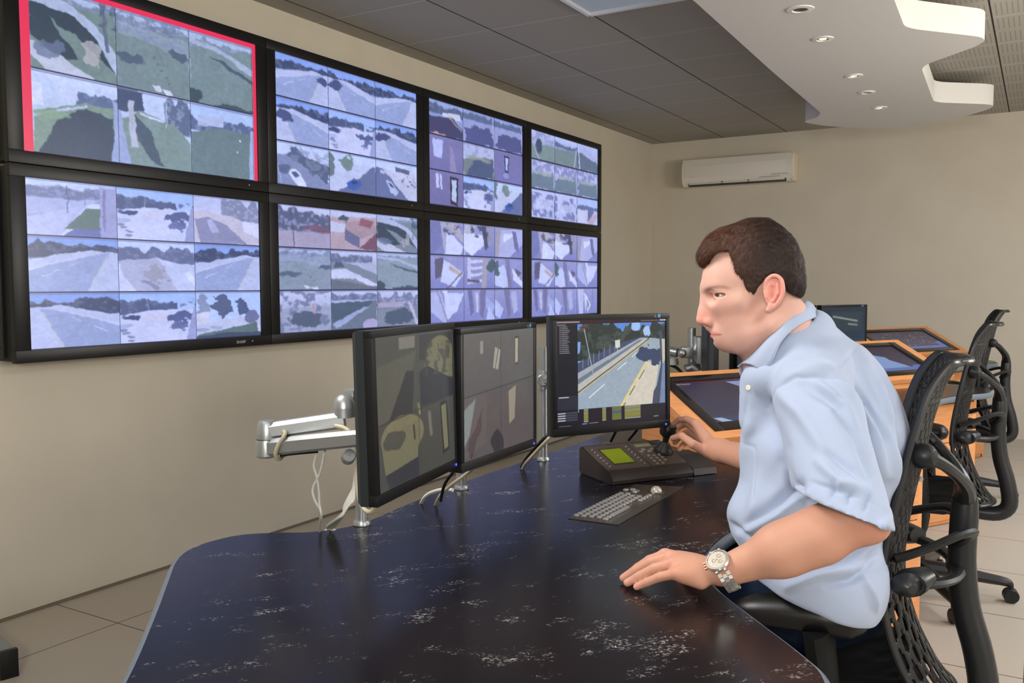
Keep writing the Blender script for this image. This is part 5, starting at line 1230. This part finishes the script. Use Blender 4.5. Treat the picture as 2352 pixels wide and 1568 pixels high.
kn=sum(np.exp(-(np.linalg.norm(AV-m_,axis=1)/.013)**2) for m_ in ML+MR);tint(kn,(228,150,130),.5)
for tp in TL: tint(np.exp(-(np.linalg.norm(AV-tp,axis=1)/.012)**2),(236,168,156),.6)
tint(np.exp(-(np.linalg.norm(AV-V(2015,1195,1.50),axis=1)/.05)**2),(200,130,112),.45)
body=put(np_mesh('body',AV,AQ,SKIN,None,base))
# nails
for i,tp in enumerate(TL):
    pass
# eyes
EYE=mat('eye_white',(196,184,176),.2,coat=.5)
for sg in (-1,1):
    c=H(1655,677,sg*.0335);d=unit(fwd*.60+latv*sg*.78-upv*.06)
    e=MB();e.lathe([(.0136*math.sin(t),.0136*math.cos(t)) for t in np.linspace(.01,3.13,18)],c,R=np.array(frame(d)).T,n=24);eo=put(e.build('eye',EYE))
    i_=MB();i_.lathe([(.0005,.0139),(.003,.01355),(.0052,.01285),(.0054,.0122)],c,R=np.array(frame(d)).T,n=20);io=i_.build('iris',mat('iris_brown',(70,52,40),.2,coat=.6),eo)
# ---- hair: a thick shell over the skull, cut by the hairline, with strand ridges and loose strands
hh=SDF(hs.lo-.01,hs.lo+np.array(hs.d.shape)*hs.h+.03,.0021)
hh.u(hh.ell(H(1742,606),(110*KX,106*KY,.0835),hrot(10)),.001)
hh.u(hh.ell(H(1660,572),(52*KX,46*KY,.058),hrot(35)),.03)
hh.u(hh.ell(H(1624,585),(26*KX,26*KY,.036),hrot(60)),.02)
hh.u(hh.ell(H(1790,632),(64*KX,72*KY,.070),hrot(0)),.03)
def hx(P): d=P-hc.astype(np.float32);return 1735-(d@fwd.astype(np.float32))/KX,650-(d@upv.astype(np.float32))/KY,d@latv.astype(np.float32)
x_,y_,w_=hx(hh.P)
def poly2d(P,x,y):
    ins=np.zeros(x.shape,bool);d=np.full(x.shape,1e9,np.float32);n=len(P)
    for i in range(n):
        (x0,y0),(x1,y1)=P[i],P[(i+1)%n]
        if y0!=y1: ins^=((y0>y)!=(y1>y))&(x<(x1-x0)*(y-y0)/(y1-y0)+x0)
        ex,ey=x1-x0,y1-y0;t=np.clip(((x-x0)*ex+(y-y0)*ey)/(ex*ex+ey*ey),0,1);d=np.minimum(d,(x-x0-t*ex)**2+(y-y0-t*ey)**2)
    d=np.sqrt(d);return np.where(ins,-d,d)
HP=[(1597,612),(1597,585),(1605,566),(1620,545),(1640,530),(1671,511),(1700,502),(1742,497),(1765,502),(1790,519),(1812,540),(1828,562),(1841,597),(1848,640),(1850,678),(1848,692),(1828,681),(1804,669),(1797,652),(1786,638),(1772,628),(1755,636),(1747,648),(1738,661),(1732,675),(1722,674),(1712,664),(1703,640),(1688,626),(1682,602),(1673,579),(1650,576),(1637,590),(1628,605),(1609,613)]
hd=poly2d(HP,x_,y_)*KX
hh.inter(hd,.004)
# hollow: keep only a shell outside the skull
hair_d=hh.d
hvv,hqq=hh.mesh();hvv=smooth_mesh(hvv,hqq,2,.5)
N=normals(hvv,hqq);sgn=np.sign(np.mean(np.sum(N*(hvv-hvv.mean(0)),1)));N*=sgn
X2,Y2,W2=h2(hvv)
# strand direction: forward over the top, down at the sides
ang=np.arctan2(Y2-600,X2-1760);rr=np.hypot(X2-1760,Y2-600)
str_=np.sin(rr*.55+3*vnoise(hvv,60,3))*.5+np.sin((X2*.5+Y2*.9)*.35+4*vnoise(hvv,90,5))*.5
hvv=hvv+N*(.0007*str_+.0016*vnoise(hvv,60,4)+.0004*vnoise(hvv,300,8))[:,None]
def m_hair(t,p):
    a=t.new('ShaderNodeAttribute',attribute_name='Col');t.link(a.outputs['Color'],p.inputs['Base Color'])
    t.bump(t.noise(420,5,t.coord(),rough=.7),.5,.002)
HAIR=mat('short_brown_hair',rough=.5,spec=.3,fn=m_hair)
# loose strands as narrow ribbons growing from the shell
g=np.random.default_rng(5);pick=g.choice(len(hvv),26000);SV=[];SQ=[]
P0=hvv[pick]-N[pick]*.001;n0=N[pick];Xp,Yp,Wp=X2[pick],Y2[pick],W2[pick]
top=np.clip((640-Yp)/120,0,1)*np.clip((1770-Xp)/120,0.0,1)
flow=(fwd[None]*(top*1.3+.15)[:,None]-upv[None]*(1.15-top)[:,None]*1.0+g.normal(0,.16,(len(pick),3)))
flow=flow-n0*np.sum(flow*n0,1,keepdims=True);flow/=np.linalg.norm(flow,axis=1,keepdims=True)+1e-9
Ls=(.009+.020*top)*g.uniform(.6,1.2,len(pick));side=np.cross(flow,n0);wd=.00028
lift=g.uniform(.0004,.0022,len(pick))
A0=P0;A1=P0+flow*(Ls*.55)[:,None]+n0*lift[:,None];A2=P0+flow*Ls[:,None]+n0*(lift*.9)[:,None]
# keep strands inside the hairline
def inside(P):
    a,b,c=h2(P);return poly2d(HP,a,b)<5
ok=inside(A2)
A0,A1,A2,side=A0[ok],A1[ok],A2[ok],side[ok]
SV=np.stack([A0-side*wd,A0+side*wd,A1+side*wd,A1-side*wd,A2+side*wd*.3,A2-side*wd*.3],1).reshape(-1,3);b_=np.arange(len(A0))*6
SQ=np.concatenate([np.stack([b_,b_+1,b_+2,b_+3],1),np.stack([b_+3,b_+2,b_+4,b_+5],1)])
HVV=np.concatenate([hvv,SV]);HQQ=np.concatenate([hqq,SQ+len(hvv)])
X3,Y3,W3=h2(HVV);hc_=np.tile(lin((38,24,17)),(len(HVV),1));nz=vnoise(HVV,300,2)[:,None]*.5+.5
fr_=np.clip((1760-X3)/110,0,1)[:,None];hc_=hc_*(1-.6*nz*fr_)+lin((124,74,44))*.6*nz*fr_
sd_=np.clip((Y3-600)/70,0,1)[:,None];sd2=sd_*np.clip((1800-X3)/60,0,1)[:,None];hc_=hc_*(1-.7*sd2)+lin((62,50,44))*.7*sd2
put(np_mesh('hair',HVV,HQQ,HAIR,None,hc_))
# ------------------------------------------------------------------ shirt
BD=1.855;bc=V(1880,1000,BD);sb=unit(bc-CAM);upB=unit(np.array([0,0,1.])-sb*sb[2]);fB=-unit(np.cross(sb,upB));fB=-fB if fB@VR>0 else fB
lB=-sb;BX,BY=.000864,.000912;BR=np.array([fB,upB,lB]).T
def B(px,py,w=0.): return bc+fB*((1880-px)*BX)+upB*((1000-py)*BY)+lB*w
def brot(deg): c,s=math.cos(math.radians(deg)),math.sin(math.radians(deg));return BR@np.array([[c,-s,0],[s,c,0],[0,0,1.]])
def b2(P): d=P-bc;return 1880-(d@fB)/BX,1000-(d@upB)/BY,d@lB
S=SDF((2.66,-.50,.52),(3.34,.50,1.26),.0042)
def be(px,py,w,rx,ry,rw,deg=0): return S.ell(B(px,py,w),(rx*BX,ry*BY,rw),brot(deg))
cuffL=V(1936,1178,1.535);cuffR=V(1815,1045,2.20)
def sleeve(a,b,ra,rb,cutp,slope):
    sl,d=S.cap(a,b+unit(b-a)*.05,ra,rb)
    n=unit(slope);pl=(S.P[sl]-np.array(cutp,np.float32))@n.astype(np.float32)
    return sl,np.maximum(d,pl)
S.u(be(1868,890,0,150,125,.185,-8),.03)
S.u(be(1885,1040,0,188,150,.185,-10),.05)
S.u(be(1855,1185,0,186,125,.18,-6),.05)
S.u(be(1885,1300,0,146,115,.178),.05);S.u(be(1925,1345,0,105,110,.165),.05)
S.u(be(1770,930,0,66,80,.10,20),.04)
S.u(S.cap(B(1835,810,0),B(1868,880,.15),.068,.062),.04);S.u(S.cap(B(1835,810,0),B(1855,870,-.15),.068,.062),.04)
S.u(S.cap(B(1800,800,0),B(1755,880,0),.062,.052),.03);S.u(S.cap(V(1738,872,1.80),V(1742,960,1.82),.030,.036),.03);S.u(S.cap(V(1850,770,1.83),V(1880,830,1.85),.050,.06),.03);S.u(S.cap(V(1868,752,1.80),V(1815,810,1.765),.034,.036),.03);S.u(S.cap(V(1815,810,1.765),V(1772,860,1.765),.036,.036),.03)
S.u(be(1985,930,0,70,110,.13,-30),.05)
# hem cut
hm=(S.P-B(1800,1345,0).astype(np.float32))@unit(upB*-1+fB*.317).astype(np.float32);S.inter(hm,.006)
ax1=unit(cuffL-V(1866,900,1.69))
dl=sleeve(V(1868,905,1.69),cuffL,.076,.0745,V(1950,1178,1.52),-upB+.322*fB)
S.u(dl,.014)
# elbow side flare of the sleeve
dr=sleeve(V(1850,880,2.03),cuffR,.072,.070,cuffR,unit(cuffR-V(1850,880,2.03)));S.u(dr,.014)
S.sub(S.cap(cuffL+ax1*.12,cuffL-ax1*.04,.063,.058),.003)
S.sub(S.cap(cuffR+unit(cuffR-V(1850,880,2.03))*.08,cuffR-unit(cuffR-V(1850,880,2.03))*.04,.066,.058),.003)
S.sub(S.cap(H(1800,690),V(1828,755,1.82),.056,.046),.004)
sv,sq=S.mesh();sv=smooth_mesh(sv,sq,3,.5)
N=normals(sv,sq);
if np.mean(np.sum(N*(sv-sv.mean(0)),1))<0: N=-N
sx,sy,sw=b2(sv)
def pix(P): d=P-CAM;z=d@VF;return 1176+F*(d@VR)/z,784-F*(d@VU)/z
sx,sy=pix(sv)      # side-view coordinates of the cloth, measured from the photograph's angle
front=np.clip((N@(-sb))*1.6+.1,0,1)
disp=np.zeros(len(sv))
def fold(pts,wd,amp):
    global disp
    d2=np.full(len(sv),1e9);tt=np.zeros(len(sv));n=len(pts)-1
    for i in range(n):
        (x0,y0),(x1,y1)=pts[i],pts[i+1];ex,ey=x1-x0,y1-y0
        t=np.clip(((sx-x0)*ex+(sy-y0)*ey)/(ex*ex+ey*ey),0,1);d=(sx-x0-t*ex)**2+(sy-y0-t*ey)**2
        m=d<d2;d2=np.where(m,d,d2);tt=np.where(m,(i+t)/n,tt)
    env=np.sin(np.pi*np.clip(.06+.88*tt,0,1))**.6
    disp=disp+2.0*amp*env*front*np.exp(-d2/wd**2)
# folds running down from the shoulder, around the sleeve and across the waist
for q in [([(1915,870),(1965,915),(2005,990),(2030,1090)],12,.010),([(1938,868),(1990,930),(2030,1010)],9,-.009),([(1850,890),(1920,925),(1975,1000),(2000,1090)],14,-.008),
          ([(1880,880),(1940,930),(1985,1010)],8,.007),([(1790,900),(1840,950),(1890,1030)],16,.006),([(1800,870),(1850,850),(1900,852)],12,.004),([(1860,810),(1910,820),(1960,850)],12,-.005),([(1840,835),(1890,840),(1930,858)],10,.005),
          ([(1975,800),(2020,880),(2050,960)],10,.006),([(1958,812),(1995,880),(2030,950)],8,-.006),([(2000,850),(2035,930),(2060,1040)],7,-.005),([(2045,960),(2055,1080),(2045,1200)],14,.008),([(2060,940),(2075,1050),(2070,1150)],9,-.006),
          ([(1835,1110),(1790,1150),(1720,1205)],12,-.009),([(1850,1135),(1790,1185),(1700,1225)],10,.007),([(1800,1060),(1815,1110),(1850,1145)],10,-.006),([(1700,1120),(1680,1160),(1668,1200)],12,.005),([(1668,1195),(1690,1215),(1730,1240)],8,-.006),
          ([(1745,1090),(1740,1140),(1725,1180)],14,.004),([(1780,1320),(1860,1290),(1960,1240)],14,-.007),([(1810,1345),(1880,1320),(2000,1300)],12,.008),([(1900,1345),(1960,1330),(2010,1280)],9,-.007),([(1960,1290),(2010,1240),(2040,1180)],10,.006),([(1985,1330),(2005,1370),(2015,1400)],7,.006),
          ([(1880,1060),(1930,1110),(1975,1125)],12,.007),([(1900,1040),(1960,1080),(1990,1110)],9,-.006),([(1870,1110),(1920,1130),(1990,1135)],8,-.004),([(1770,960),(1800,1030),(1790,1080)],14,-.004),([(1725,960),(1715,1010),(1700,1060)],14,.004),
          ([(1905,1150),(1915,1120),(1925,1100)],5,-.004),([(1945,1160),(1950,1135),(1955,1120)],5,-.004),([(1985,1170),(1990,1145),(1995,1125)],5,-.004)]: fold(*q)
# stitched seams: shoulder yoke, armhole, cuff, pocket, placket
for q in [([(1972,792),(1945,822),(1930,845),(1914,870)],2.6,-.0022),([(1762,940),(1785,895),(1830,868),(1890,866),(1940,880),(1975,900)],3,-.0024),([(1862,1106),(1915,1121),(1975,1141),(2032,1170)],2.2,-.0018),([(1860,1150),(1862,1106)],2,-.001),
          ([(1692,1010),(1735,1028),(1737,1150),(1720,1168)],2.4,-.0016),([(1720,900),(1712,960),(1700,1010)],2.4,-.0016)]: fold(*q)
disp+=.0028*vnoise(sv,14,11)+.0012*vnoise(sv,32,12)
sv=sv+N*disp[:,None];sv=smooth_mesh(sv,sq,1,.3)
sh=put(np_mesh('shirt',sv,sq,SHIRT,None));sh['label']='light blue short-sleeved shirt'
# collar
def NB(px,py,w=0.): return V(px,py,1.825-w)
def collar_leaf(sd):
    # (top edge, bottom edge) from the nape to the collar point
    T_=[(1850,691,.0),(1842,700,.035),(1820,718,.062),(1790,748,.072),(1756,784,.068),(1726,814,.050),(1703,835,.030)]
    L_=[(1882,722,.0),(1874,728,.055),(1846,741,.088),(1814,763,.104),(1791,792,.106),(1776,828,.098),(1758,859,.082)]
    if sd<0: T_[-1]=(1694,842,.012);L_[-1]=(1700,862,.05);L_[-2]=(1735,838,.075)
    def P(q,s_): return NB(q[0],q[1],s_*q[2])
    T=catmull([P(q,sd) for q in T_],5);Lc=catmull([P(q,sd) for q in L_],5)
    m=MB();n=len(T)
    def fn(a,b):
        i=a*(n-1);k=min(int(i),n-2);f_=i-k;t=T[k]*(1-f_)+T[k+1]*f_;l=Lc[k]*(1-f_)+Lc[k+1]*f_
        return t*(1-b)+l*b+(lB*sd+upB*.6)*.010*math.sin(math.pi*min(1,b*1.1))
    m.grid(fn,n-1,6);o=m.build('collar',SHIRT,None,ang=60);s_=o.modifiers.new('s','SOLIDIFY');s_.thickness=.0022;s_.offset=0
    return put(o)
collar_leaf(1);collar_leaf(-1)
# collar stand and front placket
m=MB()
st=catmull([B(1850,700,0),B(1835,716,.045),B(1795,750,.058),B(1750,795,.052),B(1712,838,.028),B(1700,850,.0),B(1712,838,-.028),B(1750,795,-.05),B(1795,750,-.058),B(1835,716,-.045)],5,closed=True)
down=-upB*.045-fB*.02
vs=[p for p in st]+[p+down for p in st];n=len(st);m.add(vs,[(i,(i+1)%n,n+(i+1)%n,n+i) for i in range(n)]);o=m.build('collar_stand',SHIRT,None,ang=60);o.modifiers.new('s','SOLIDIFY').thickness=.002;put(o)
m=MB();c=V(1719,890,1.765);m.lathe([(.001,.0018),(.0048,.0018),(.0055,.001),(.0055,0)],c,R=np.array(frame(lB+fB*.4)).T,n=16);put(m.build('button',mat('pearl_button',(214,212,190),.3)))
# ---- jeans and shoes
J_=SDF((2.38,-.2,.08),(3.2,.48,.78),.0065)
J_.u(J_.ell(np.array([3.0,.13,.60]),(.155,.19,.12)),.03)
for a,b,s_ in ((hipL,knL,-1),(hipR,knR,1)):
    J_.u(J_.cap(a+np.array([0,0,.02]),b,.093,.066),.03);f0=b+np.array([.06,0,-.44]);J_.u(J_.cap(b,f0,.066,.055),.02)
jv,jq=J_.mesh();jv=smooth_mesh(jv,jq,2,.5);Nj=normals(jv,jq)
if np.mean(np.sum(Nj*(jv-jv.mean(0)),1))<0: Nj=-Nj
jv=jv+Nj*(.004*vnoise(jv,22,21)+.002*vnoise(jv,60,22))[:,None]
o=put(np_mesh('jeans',jv,jq,JEANS));o['label']='dark blue denim jeans'
for b in (knL,knR):
    f0=b+np.array([.05,0,-.51]);Z=SDF(f0-np.array([.27,.08,.09]),f0+np.array([.09,.08,.08]),.005)
    Z.u(Z.cap(f0+np.array([.02,0,-.035]),f0+np.array([-.17,0,-.042]),.042,.036),.02);Z.u(Z.cap(f0,f0+np.array([0,0,.04]),.04,.04),.02)
    pl=(Z.P[...,2]-.012)*-1;Z.inter(pl,.003);zv,zq=Z.mesh();put(np_mesh('shoe',smooth_mesh(zv,zq,1),zq,mat('black_leather',(20,18,17),.35)))
# ---- wristwatch
STW=mat('watch_steel',(222,218,208),.28,.8)
wa=unit(el_-wl);wc=wl-wa*.002+np.array([0,0,-.001])
n_up=unit(np.array([0,0,1.])-wa*wa[2]);n_sd=unit(np.cross(wa,n_up))
if n_sd@(CAM-wc)<0: n_sd=-n_sd
dial_dir=unit(n_up*.80+n_sd*.60);tan_=unit(np.cross(wa,dial_dir))
if tan_@n_sd<0: tan_=-tan_
ww=MB();wr0,wr1=.0345,.0345
lean=.10
def ringpt(a,off=0.,dr=0.): return wc+wa*(off+lean*.03*math.sin(a))+(dial_dir*math.cos(a)*(wr0+dr)+tan_*math.sin(a)*(wr1+dr))
br=MB();nl=22
for k in range(nl):
    a0=math.radians(38)+k*(math.radians(360-76))/nl;a1=a0+math.radians(284)/nl*.84
    for o0,o1,th in ((-.0112,-.0045,0),(-.0039,.0039,.0006),(.0045,.0112,0)):
        sh_=.5*(a1-a0) if th else 0
        vs=[]
        for a in (a0+sh_,a1+sh_):
            for o_ in (o0,o1):
                for dr in (-.0008,.0022+th): vs.append(ringpt(a,o_,dr))
        br.add(vs,[(0,1,3,2),(4,6,7,5),(0,4,5,1),(2,3,7,6),(0,2,6,4),(1,5,7,3)])
wt=put(br.build('wristwatch',STW,None,smooth=False));wt['label']='steel link wristwatch'
cc=wc+dial_dir*.0345;Rw=np.array([wa,tan_,dial_dir]).T
c_=MB();c_.lathe([(.001,-.004),(.0185,-.004),(.0220,-.001),(.0224,.003),(.0205,.0058),(.018,.0066),(.0172,.0058)],cc,R=Rw,n=36)
for sx_ in (-1,1):
    for sy_ in (-1,1): c_.box(cc+wa*.008*sx_+tan_*.0195*sy_-dial_dir*.001,(.004,.010,.005),.001,R=Rw)
c_.build('watch_case',STW,wt)
d_=MB();d_.lathe([(.001,.0052),(.0174,.0052)],cc,R=Rw,n=32);d_.build('dial',mat('watch_dial',(96,88,70),.3,.3),wt)
d_=MB()
for sx_,sy_ in ((-.006,0),(.005,.006),(.005,-.006)): d_.lathe([(.0028,.0056),(.0034,.0058),(.0036,.0056)],cc+wa*sx_+tan_*sy_,R=Rw,n=16)
for a in range(12): d_.box(cc+dial_dir*.0056+wa*.0138*math.cos(a*math.pi/6)+tan_*.0138*math.sin(a*math.pi/6),(.0008,.0008,.0005),0,R=Rw)
d_.build('subdials',STW,wt)
for k in (-1,0,1):
    p=cc-wa*.0238+tan_*.006*k;c_=MB();c_.lathe([(.001,.003),(.0019,.003),(.0019,-.003)],p,R=np.array(frame(-wa)).T,n=12);c_.build('crown' if k==0 else 'pusher',mat('rose_gold',(214,150,110),.2,1.0),wt)
# ------------------------------------------------------------------ light
luminaire(1.64,2.023,'recessed square ceiling light whose edge shows at the top of the photo',.22)
for x,y,p in ((1.64,-1.577,3),(2.84,-2.777,6),(4.64,-1.577,18),(1.64,-3.377,5),(5.24,.823,40),(5.24,3.823,64)):
    luminaire(x,y,'recessed square ceiling light out of the photo',p)
def area(name,loc,tgt,size,power,col,sy=None):
    l=bpy.data.lights.new(name,'AREA');l.shape='RECTANGLE';l.size=size;l.size_y=sy or size;l.energy=power;l.color=[float(q) for q in lin(col)] if max(col)>1 else col
    o=bpy.data.objects.new(name,l);COL.objects.link(o);o.location=loc
    o.rotation_euler=(Vector(tgt)-Vector(loc)).to_track_quat('-Z','Y').to_euler();return o
k=area('overhead_key',(1.45,-.75,2.5),(2.95,.0,.95),.8,21,(255,250,248));k.data.spread=math.radians(105)
area('added_right_fill',(7.0,-1.0,1.6),(2.0,2.0,1.2),2.4,80,(255,244,232),1.6)  # added fill from the right; the wall there has no window
area('added_bounce_fill',(3.6,-2.9,1.75),(3.2,-1.2,2.709),.6,60,(255,250,244))  # added fill aimed at the ceiling near the camera, no fixture of the room
area('added_right_upfill',(5.7,2.6,1.7),(4.6,2.6,2.709),1.0,95,(255,248,238))  # added unseen fill, brightens the ceiling and far end on the right
w=bpy.data.worlds.new('world');SC.world=w;w.use_nodes=True;w.node_tree.nodes['Background'].inputs[0].default_value=(.9,.88,.84,1);w.node_tree.nodes['Background'].inputs[1].default_value=.12
for x,y in ((2.448,2.678),(2.438,3.574),(2.421,4.64)):
    l=bpy.data.lights.new('downlight_beam','SPOT');l.energy=14;l.spot_size=math.radians(70);l.spot_blend=.6;l.color=(1,.78,.52);l.shadow_soft_size=.03
    o=bpy.data.objects.new('downlight_beam',l);COL.objects.link(o);o.location=(x,y,zc-.01)
SC.cycles.max_bounces=5;SC.cycles.adaptive_threshold=.03;SC.cycles.use_denoising=True
